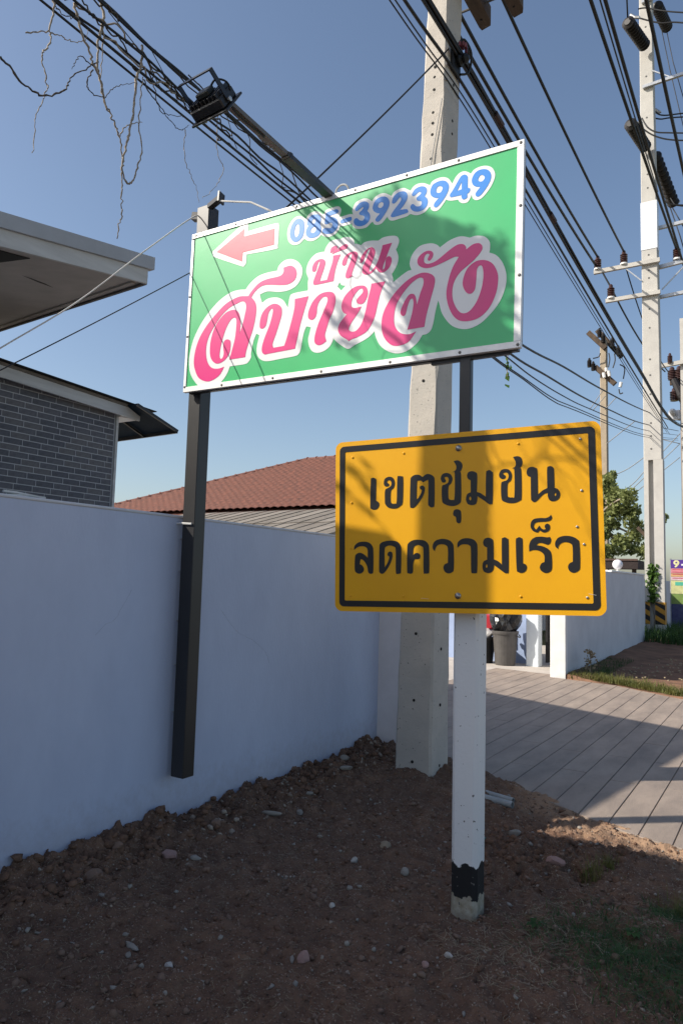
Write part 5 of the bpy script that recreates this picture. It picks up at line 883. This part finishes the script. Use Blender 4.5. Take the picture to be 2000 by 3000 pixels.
# unseen tree shaped to dapple the signs, and a house added for shade
TX, TY = -3.616, 1.480
CROWN = [(-4.64,1.09,6.39,0.075), (-4.50,1.20,6.10,0.075), (-3.99,1.60,5.80,0.075), (-4.54,1.12,6.31,0.075), (-4.28,1.34,5.96,0.075), (-4.03,1.55,5.65,0.075), (-4.32,1.23,6.26,0.075), (-4.35,1.20,6.19,0.075), (-3.95,1.56,5.69,0.075), (-4.12,1.39,5.82,0.075), (-4.47,1.09,6.08,0.075), (-4.33,1.23,5.85,0.075), (-4.30,1.20,6.24,0.075), (-4.27,1.21,6.16,0.075), (-3.95,1.49,5.75,0.075), (-4.23,1.25,5.95,0.075), (-4.21,1.28,5.84,0.075), (-4.12,1.34,5.73,0.075), (-4.08,1.38,5.57,0.075), (-4.28,1.19,5.72,0.075), (-4.34,1.11,6.26,0.075), (-4.18,1.24,6.04,0.075), (-4.21,1.20,6.02,0.075), (-3.97,1.41,5.67,0.075), (-4.11,1.28,5.74,0.075), (-3.78,1.56,5.37,0.075), (-3.83,1.52,5.31,0.075), (-3.70,1.62,5.11,0.075), (-3.71,1.62,5.06,0.075), (-3.88,1.42,5.83,0.075), (-3.70,1.58,5.53,0.075), (-3.62,1.63,5.40,0.075), (-3.98,1.34,5.70,0.075), (-4.28,1.10,5.89,0.075), (-4.16,1.18,5.72,0.075), (-3.70,1.57,5.18,0.075), (-4.26,1.10,5.66,0.075), (-3.83,1.45,5.16,0.075), (-3.71,1.52,5.67,0.075), (-3.82,1.43,5.68,0.075), (-3.94,1.31,5.75,0.075), (-3.89,1.36,5.61,0.075), (-4.22,1.08,5.90,0.075), (-3.87,1.38,5.48,0.075), (-3.86,1.39,5.37,0.075), (-4.12,1.17,5.55,0.075), (-3.74,1.49,5.11,0.075), (-3.90,1.30,5.91,0.075), (-3.99,1.21,5.96,0.075), (-3.72,1.46,5.58,0.075), (-3.81,1.38,5.59,0.075), (-3.89,1.31,5.60,0.075), (-3.81,1.39,5.45,0.075), (-3.83,1.34,5.41,0.075), (-3.47,1.61,5.51,0.075), (-3.70,1.40,5.69,0.075), (-4.05,1.13,5.95,0.075), (-3.80,1.33,5.64,0.075), (-3.52,1.56,5.30,0.075), (-3.45,1.61,5.14,0.075), (-3.97,1.19,5.58,0.075), (-3.90,1.23,5.49,0.075), (-3.87,1.25,5.36,0.075), (-3.46,1.56,5.50,0.075), (-3.42,1.59,5.41,0.075), (-3.39,1.62,5.30,0.075), (-3.95,1.14,5.77,0.075), (-3.58,1.47,5.32,0.075), (-3.99,1.11,5.68,0.075), (-3.83,1.25,5.46,0.075), (-3.71,1.36,5.23,0.075), (-3.42,1.55,5.49,0.075), (-3.34,1.60,5.35,0.075), (-3.37,1.58,5.33,0.075), (-3.89,1.15,5.78,0.075), (-3.84,1.19,5.65,0.075), (-3.34,1.62,5.04,0.075), (-3.77,1.26,5.40,0.075), (-3.96,1.09,5.57,0.075), (-3.69,1.28,5.80,0.075), (-3.80,1.16,5.88,0.075), (-3.62,1.32,5.61,0.075), (-3.28,1.59,5.21,0.075), (-3.27,1.63,5.12,0.075), (-3.73,1.21,5.53,0.075), (-3.85,1.14,5.56,0.075), (-3.54,1.38,5.19,0.075), (-4.65,1.59,6.05,0.041), (-4.54,1.56,5.96,0.045), (-5.04,0.97,6.54,0.044), (-4.45,1.40,5.53,0.047), (-4.42,1.42,5.40,0.053), (-5.06,1.14,5.69,0.039), (-4.33,1.45,5.22,0.052), (-4.52,1.07,4.82,0.051), (-4.12,1.34,4.26,0.059), (-3.84,1.55,3.81,0.037), (-4.52,1.14,4.61,0.045)]  # leaf clumps set back along the sun to shade chosen sign spots
st = thing('shade_tree', (TX, TY, 0), 'unseen tree inside the wall, its crown shaped to dapple the signs', 'tree')
b = MB(); b.tube([(TX, TY, -0.2), (TX, TY, 1.5), (TX + .01, TY, 3.0), (TX, TY, 4.2), (TX, TY, 4.85)], [0.125, 0.11, 0.105, 0.10, 0.09], 12)
for c in CROWN[::9]: b.tube(spline([(TX, TY, 4.75), Vector((TX, TY, 4.8)).lerp(Vector(c[:3]), 0.5) + Vector((0, 0, 0.05)), c[:3]], 4), [0.022 - 0.0022 * q_ for q_ in range(9)], 6)
b.build('trunk', M_vine, st, True)
n_ = 1900; w_ = np.array([c[3] ** 2 for c in CROWN]); idx = RNG.choice(len(CROWN), n_, p=w_ / w_.sum()); CC = np.array(CROWN)[idx]; d_ = RNG.normal(size=(n_, 3)); d_ /= np.linalg.norm(d_, axis=1)[:, None]
PP = CC[:, :3] + d_ * (CC[:, 3] * 1.15 * RNG.random(n_) ** 0.45)[:, None]; v, f = leaves(n_, lambda _: PP, 0.042); raw('crown', v, f, M_leafd, st)  # crown of the unseen shade tree
nh = thing('shade_house', (-6.5, -2.5, 0), 'low flat roofed house added out of view to shade the verge', 'house')  # added out of view so its roof edge shades the near soil
b = MB(); b.box((-9.5, -6.5, -0.1), (-4.15, 1.0, 3.55)); b.build('wall', M_wallfar, nh)  # body of the added shade house
b = MB(); b.box((-10.0, -7.0, 3.70), (-3.76, 1.60, 3.90), bev=0.01); b.build('roof', M_gutter, nh)
b = MB(); b.box((-9.9, -6.9, 3.55), (-3.86, 1.50, 3.70)); b.build('shade_house_fascia', M_fascia, nh)
b = MB(); b.box((-4.15, -3.2, 0.9), (-4.11, -1.6, 2.1)); w_ = b.build('shade_house_window', M_white, nh); b = MB(); b.box((-4.11, -3.1, 1.0), (-4.10, -1.7, 2.0)); b.build('pane', M_hole, w_)

# ---------------------------------------------------------------- loose things on the soil
def stone(p, r, seed, m, label, flat=0.6, ang=0.0, name='stone'):
    rg = np.random.default_rng(seed); bm = bmesh.new(); bmesh.ops.create_icosphere(bm, subdivisions=2, radius=1)
    pl = rg.normal(size=(9, 3)); pl /= np.linalg.norm(pl, axis=1)[:, None]; dl = rg.uniform(0.55, 0.85, 9); ca, sa = math.cos(ang), math.sin(ang)
    z0 = float(soil_h(p[0], p[1]))
    for v_ in bm.verts:
        d = np.array(v_.co)
        for n_, k_ in zip(pl, dl):
            e_ = d @ n_ - k_
            if e_ > 0: d = d - n_ * e_
        x_, y_ = d[0] * r[0], d[1] * r[1]
        v_.co = Vector((p[0] + x_*ca - y_*sa, p[1] + x_*sa + y_*ca, z0 + r[2] * (0.35 + d[2])))
    me = bpy.data.meshes.new(name); bm.to_mesh(me); bm.free(); me.materials.append(m); return tag(link(bpy.data.objects.new(name, me)), label, 'stone', 'loose stones on the soil')
S_pink = mat('stone_pink', (0.36, 0.22, 0.19), 0.85, scale=20, bump=0.3); S_grey = mat('stone_grey', (0.31, 0.275, 0.235), 0.85, scale=25, bump=0.4); S_white = mat('stone_white', (0.50, 0.46, 0.41), 0.8, scale=25, bump=0.3); S_br = mat('stone_brown', (0.22, 0.14, 0.10), 0.9, scale=18, bump=0.5); S_tan = mat('stone_tan', (0.33, 0.25, 0.17), 0.85, scale=20, bump=0.3)
for k_, (p, r, m, lab, an) in enumerate([
    ((-3.0, 3.10), (.065, .045, .035), S_pink, 'flat pinkish brick piece lying left of the black post foot', .3), ((-2.08, 3.96), (.045, .035, .03), S_tan, 'rounded tan stone between the wall and the white post', .4),
    ((-2.12, 3.66), (.022, .022, .022), S_white, 'small whitish mottled stone left of the rounded tan one', 0), ((-1.80, 3.65), (.026, .026, .025), S_grey, 'grey speckled stone just left of the white post', .7),
    ((-1.76, 2.63), (.036, .03, .028), S_pink, 'pinkish chip alone on bare soil near the bottom edge', .9), ((-1.91, 3.09), (.018, .016, .016), S_white, 'small pale stone in the middle of the bare soil', 0),
    ((-1.26, 2.99), (.032, .013, .014), S_white, 'white sliver of stone at the bottom right of the white post', -.5), ((-2.93, 3.95), (.075, .02, .018), S_grey, 'long flat grey stone lying parallel to the wall', .35),
    ((-2.87, 4.20), (.03, .025, .022), S_grey, 'pale stone near the wall above the long flat one', .2), ((-1.50, 4.60), (.055, .04, .03), S_grey, 'whitish lump right of the white post', .5),
    ((-1.14, 4.21), (.06, .035, .03), S_pink, 'reddish brick lump among clods right of the white post', .3), ((-2.45, 2.32), (.06, .018, .012), S_grey, 'flat pale sliver at the lower left', -.2),
    ((-2.89, 3.16), (.035, .03, .03), S_br, 'brown lump against the wall by the black post', .2), ((-2.83, 3.13), (.035, .022, .015), S_grey, 'flat pebble right of the pinkish brick piece', .3),
    ((-2.90, 2.54), (.05, .014, .012), S_grey, 'thin pale chip at the left', .2), ((-3.05, 2.62), (.06, .05, .035), S_br, 'large dull brown stone at the left by the wall', .5),
    ((-2.20, 2.30), (.022, .018, .018), S_white, 'pale stone near the bottom left edge', 0), ((-2.99, 4.49), (.035, .025, .02), S_grey, 'grey pebble by the wall halfway to the pole', .6),
    ((-1.30, 2.84), (.02, .02, .016), S_pink, 'small dull pink pebble at the bottom centre', 0), ((-3.17, 2.87), (.035, .03, .028), S_br, 'knobbly brown stone touching the wall at the left', .3),
    ((-1.66, 3.98), (.045, .035, .03), S_br, 'brown stone hidden partly behind the white post', .1), ((-3.18, 5.30), (.05, .035, .03), S_grey, 'grey rubble piece at the wall end', .3), ((-3.02, 5.05), (.06, .03, .02), S_grey, 'flat rubble piece near the wall end', .8), ((-3.05, 3.55), (.04, .035, .03), S_br, 'rusty brown clod stone under the black post', .8)]):
    stone(p, r, 40 + k_, m, lab, ang=an)
pp = thing('pipe_offcuts', (-1.84, 5.27, 0.02), 'two short grey pipe offcuts lying by the drive edge', 'pipes')
for a_, b__, r in (((-1.97, 5.36, 0.045), (-1.74, 5.30, 0.045), 0.022), ((-1.93, 5.21, 0.04), (-1.70, 5.165, 0.04), 0.024)):
    z0 = float(soil_h(-1.84, a_[1])); t = MB(); A_ = Vector((a_[0], a_[1], z0 + 0.02)); B_ = Vector((b__[0], b__[1], z0 + 0.018)); ax = B_ - A_
    t.lathe(A_, ax, [(0, r*0.8), (0, r), (ax.length, r), (ax.length, r*0.8), (ax.length*0.6, r*0.8)], 14); t.build('pipe', mat('pvc%d' % int(r*1000), (0.34, 0.36, 0.36), 0.5, scale=12), pp)
b = MB(); z0 = float(soil_h(-1.62, 4.35)); b.box((-1.68, 4.33, z0 + .004), (-1.60, 4.36, z0 + .012)); tag(b.build('plastic_scrap', mat('teal_plastic', (0.02, 0.16, 0.12), 0.4)), 'tiny teal plastic scrap left of the white post', 'scrap')

def scatter_rocks(name, n, xr, yr, rmin, rmax, m, sink=0.3, keep=None, label=None, power=2.5):
    bm = bmesh.new(); bmesh.ops.create_icosphere(bm, subdivisions=1, radius=1); bv = np.array([v_.co for v_ in bm.verts]); bf = np.array([[v_.index for v_ in f_.verts] for f_ in bm.faces]); bm.free()
    x = RNG.uniform(*xr, n); y = RNG.uniform(*yr, n)
    if keep is not None: k_ = keep(x, y); x, y = x[k_], y[k_]
    n = len(x); z = soil_h(x, y); r = rmin + (rmax - rmin) * RNG.random(n) ** power
    q = RNG.normal(size=(n, 3, 3)); q, _ = np.linalg.qr(q); jit = 1 + RNG.uniform(-.42, .42, (n, len(bv), 1)); sc = RNG.uniform(0.4, 1.2, (n, 1, 3))
    V_ = np.einsum('nij,nkj->nki', q, bv[None] * jit * sc) * r[:, None, None]; V_[:, :, 2] *= 0.8
    V_ += np.stack([x, y, z + r * (0.5 - sink)], 1)[:, None, :]
    F_ = (bf[None] + (np.arange(n) * len(bv))[:, None, None]).reshape(-1, 3); o = raw(name, V_.reshape(-1, 3), F_, m)
    tag(o, label, name.replace('_', ' '), None, 'stuff'); return o
on_soil = lambda x, y: y < drive_edge(x) + 0.02
scatter_rocks('soil_grit', 34000, (-3.36, 0.5), (1.5, 6.1), 0.002, 0.007, M_grit, 0.2, on_soil, 'fine red brown crumbs all over the soil verge', 1.6)
scatter_rocks('soil_clods', 7000, (-3.36, 0.6), (1.5, 6.2), 0.004, 0.020, M_clod, 0.45, on_soil, 'crumbs and clods of red brown soil over the verge', 3.2)
scatter_rocks('wall_foot_clods', 1500, (-3.36, -3.0), (1.6, 6.1), 0.006, 0.034, M_clod, 0.40, on_soil, 'larger clods heaped along the foot of the wall', 2.8)
scatter_rocks('post_side_clods', 360, (-1.65, -0.75), (3.8, 4.75), 0.008, 0.036, M_clod, 0.40, on_soil, 'tumbled clods heaped right of the white post', 2.2)
scatter_rocks('gravel', 4200, (-3.36, 0.6), (1.6, 6.2), 0.002, 0.011, M_gravel, 0.25, on_soil, 'pale grit and pebbles strewn over the soil', 3.6)
scatter_rocks('brown_stones', 2200, (-3.3, 0.4), (1.6, 5.6), 0.005, 0.020, S_br, 0.25, on_soil, 'angular brown stones bedded in the soil', 2.2)
scatter_rocks('grey_stones', 700, (-3.3, 0.4), (1.6, 5.6), 0.004, 0.018, S_grey, 0.2, on_soil, 'angular grey stones lying on the soil', 2.4)
scatter_rocks('rubble_gravel', 320, (-3.34, -2.9), (3.4, 6.1), 0.006, 0.022, M_gravel, 0.2, on_soil, 'pale rubble bits by the wall towards the pole')
def blades(name, P, L, wd, m, label, lean=0.5, flat=False, kind='stuff'):
    n = len(P); az = RNG.uniform(0, 2*np.pi, n); L = L * RNG.uniform(0.5, 1.3, n); d = np.stack([np.cos(az), np.sin(az), np.zeros(n)], 1); s = np.stack([-np.sin(az), np.cos(az), np.zeros(n)], 1)
    V_ = []
    for t in (0, 0.4, 0.75, 1.0):
        if flat: h = 0.006 + 0.22 * L * t * (1 - t) * RNG.uniform(0, 1, n); o = L * t; side = 0.15 * L * np.sin(t * 3) * RNG.normal(0, 1, n)
        else:
            ln = lean * RNG.uniform(0.3, 1.5, n); h = L * t * (1 - 0.35 * ln * t); o = L * ln * t * t; side = 0
        c = P + d * np.asarray(o)[:, None] + s * np.asarray(side * np.ones(n))[:, None]; c[:, 2] += h
        w = wd * (1 - 0.92 * t) if not flat else wd
        V_ += [c - s * w, c + s * w]
    V_ = np.stack(V_, 1).reshape(-1, 3); base = np.arange(n)[:, None] * 8
    F_ = np.concatenate([base + np.array([[2*j, 2*j+1, 2*j+3, 2*j+2]]) for j in range(3)], 0)
    o = raw(name, V_, F_, m); tag(o, label, name.replace('_', ' '), None, kind); return o
M_grass = leafmat('grass_green', (0.07, 0.135, 0.035), (0.03, 0.07, 0.02), scale=5); M_straw = mat('straw', (0.38, 0.31, 0.20), 0.8, scale=30, c2=(0.22, 0.17, 0.11)); M_grassy = leafmat('grass_yellow', (0.20, 0.19, 0.055), (0.10, 0.12, 0.03), scale=5)
def on(x, y): return np.stack([x, y, soil_h(x, y)], 1)
def clumpy(n, cs):
    c = np.array(cs)[RNG.integers(0, len(cs), n)]; return c[:, 0] + RNG.normal(0, 1, n) * c[:, 2], c[:, 1] + RNG.normal(0, 1, n) * c[:, 2]
x, y = clumpy(3000, [(-.52, 3.22, .12), (-.35, 3.35, .14), (-.62, 3.42, .10), (-.40, 3.55, .08), (-.15, 3.5, .16), (-.30, 3.85, .12), (-.52, 3.98, .06), (-.85, 3.45, .12), (-.72, 3.62, .12), (-.2, 3.15, .2), (-.5, 3.3, .25), (-.3, 3.7, .25)]); blades('grass_patch', on(x, y), 0.06, 0.0022, M_grass, 'dark green grass in the bottom right corner', 2.0)
x, y = clumpy(340, [(-.42, 4.02, .035), (-.50, 4.05, .05), (-.95, 4.22, .03), (-.88, 4.35, .02)]); blades('dry_tufts', on(x, y), 0.10, 0.002, M_grassy, 'yellowing tufts of grass right of the white post', 0.6)
x = RNG.uniform(-3.3, 0.5, 4600); y = RNG.uniform(1.6, 5.4, 4600); k_ = on_soil(x, y) & (vnoise(x, y, 0.45) > -0.08); blades('straw_litter', on(x[k_], y[k_]), 0.045, 0.0008, M_straw, 'thin dry straw scattered on the soil', flat=True)
x, y = clumpy(900, [(-.6, 3.75, .25), (-.25, 4.1, .25), (-1.1, 3.1, .15), (-.9, 3.4, .2), (-.1, 4.4, .2)]); blades('dead_grass', on(x, y), 0.085, 0.001, M_straw, 'pale dead grass around the green patch', flat=True)
for k_, (wx, wy, lab) in enumerate(((-1.02, 3.42, 'small broad leaved weed right of the white post foot'), (-.63, 3.62, 'broad leaved weed at the edge of the green grass patch'), (-.33, 4.18, 'low weed near the right edge below the sunlit soil'))):
    wd = thing('weed', (wx, wy, float(soil_h(wx, wy))), lab, 'weed'); b = MB()
    for q_ in range(9):
        a = q_ * 0.7 + random.uniform(-.2, .2); l_ = random.uniform(.03, .06); w_ = l_ * .28; d = Vector((math.cos(a), math.sin(a), 0)); s_ = Vector((-d.y, d.x, 0)); o_ = Vector((wx, wy, float(soil_h(wx, wy)) + .006)); m_ = o_ + d * l_ * .55 + Vector((0, 0, l_ * .45)); t_ = o_ + d * l_ + Vector((0, 0, l_ * .25))
        b.add([o_, m_ - s_ * w_, t_, m_ + s_ * w_], [(0, 1, 2, 3)])
    b.build('leaf_rosette', M_grass, wd)
def far_on(x, y): return np.stack([x, y, np.zeros(len(x)) + 0.02], 1)
x = RNG.uniform(-3.2, 0.5, 3600); y = drive_far(x) + 0.05 + np.abs(RNG.normal(0, 0.30, 3600)); blades('verge_grass', far_on(x, y), 0.13, 0.006, M_grassy, 'short sunlit grass along the far edge of the drive', 0.7)
x = RNG.uniform(-3.22, -2.7, 1100); y = RNG.uniform(12.9, 16.0, 1100); blades('wall_grass', far_on(x, y), 0.13, 0.005, M_grass, 'grass at the foot of the far wall', 0.7)
x = RNG.uniform(-4.2, -1.2, 4200); y = RNG.uniform(20.5, 26.5, 4200); blades('tall_weeds', far_on(x, y) + np.array([0, 0, .1]), 0.42, 0.012, M_grass, 'dark weeds round the foot of the tall power pole', 0.5)
x = RNG.uniform(-3.1, -0.9, 260); y = RNG.uniform(13.3, 20, 260)
b = MB()
for xx, yy in zip(x, y): b.slab([(xx + .025*math.cos(a)*random.uniform(.4,1), yy + .03*math.sin(a)*random.uniform(.4,1), 0.04) for a in (0, 1.3, 2.5, 3.8, 5.1)], (0, 0, 0.015))
tag(b.build('leaf_litter', M_straw), 'pale litter on the shaded soil below the far wall', 'litter', None, 'stuff')
dw = thing('dry_weed', (-3.0, 13.2, 0), 'small dry weed at the foot of the far wall', 'weed')
v, f = leaves(50, lambda n: np.stack([-2.98 + RNG.normal(0, .05, n), 13.3 + RNG.normal(0, .06, n), .12 + RNG.random(n) * .35], 1), 0.05); raw('foliage', v, f, M_straw, dw)
b = MB(); b.tube([(-2.98, 13.3, 0), (-2.97, 13.3, .3), (-2.99, 13.3, .48)], 0.008, 5); b.build('stem', M_vine, dw)
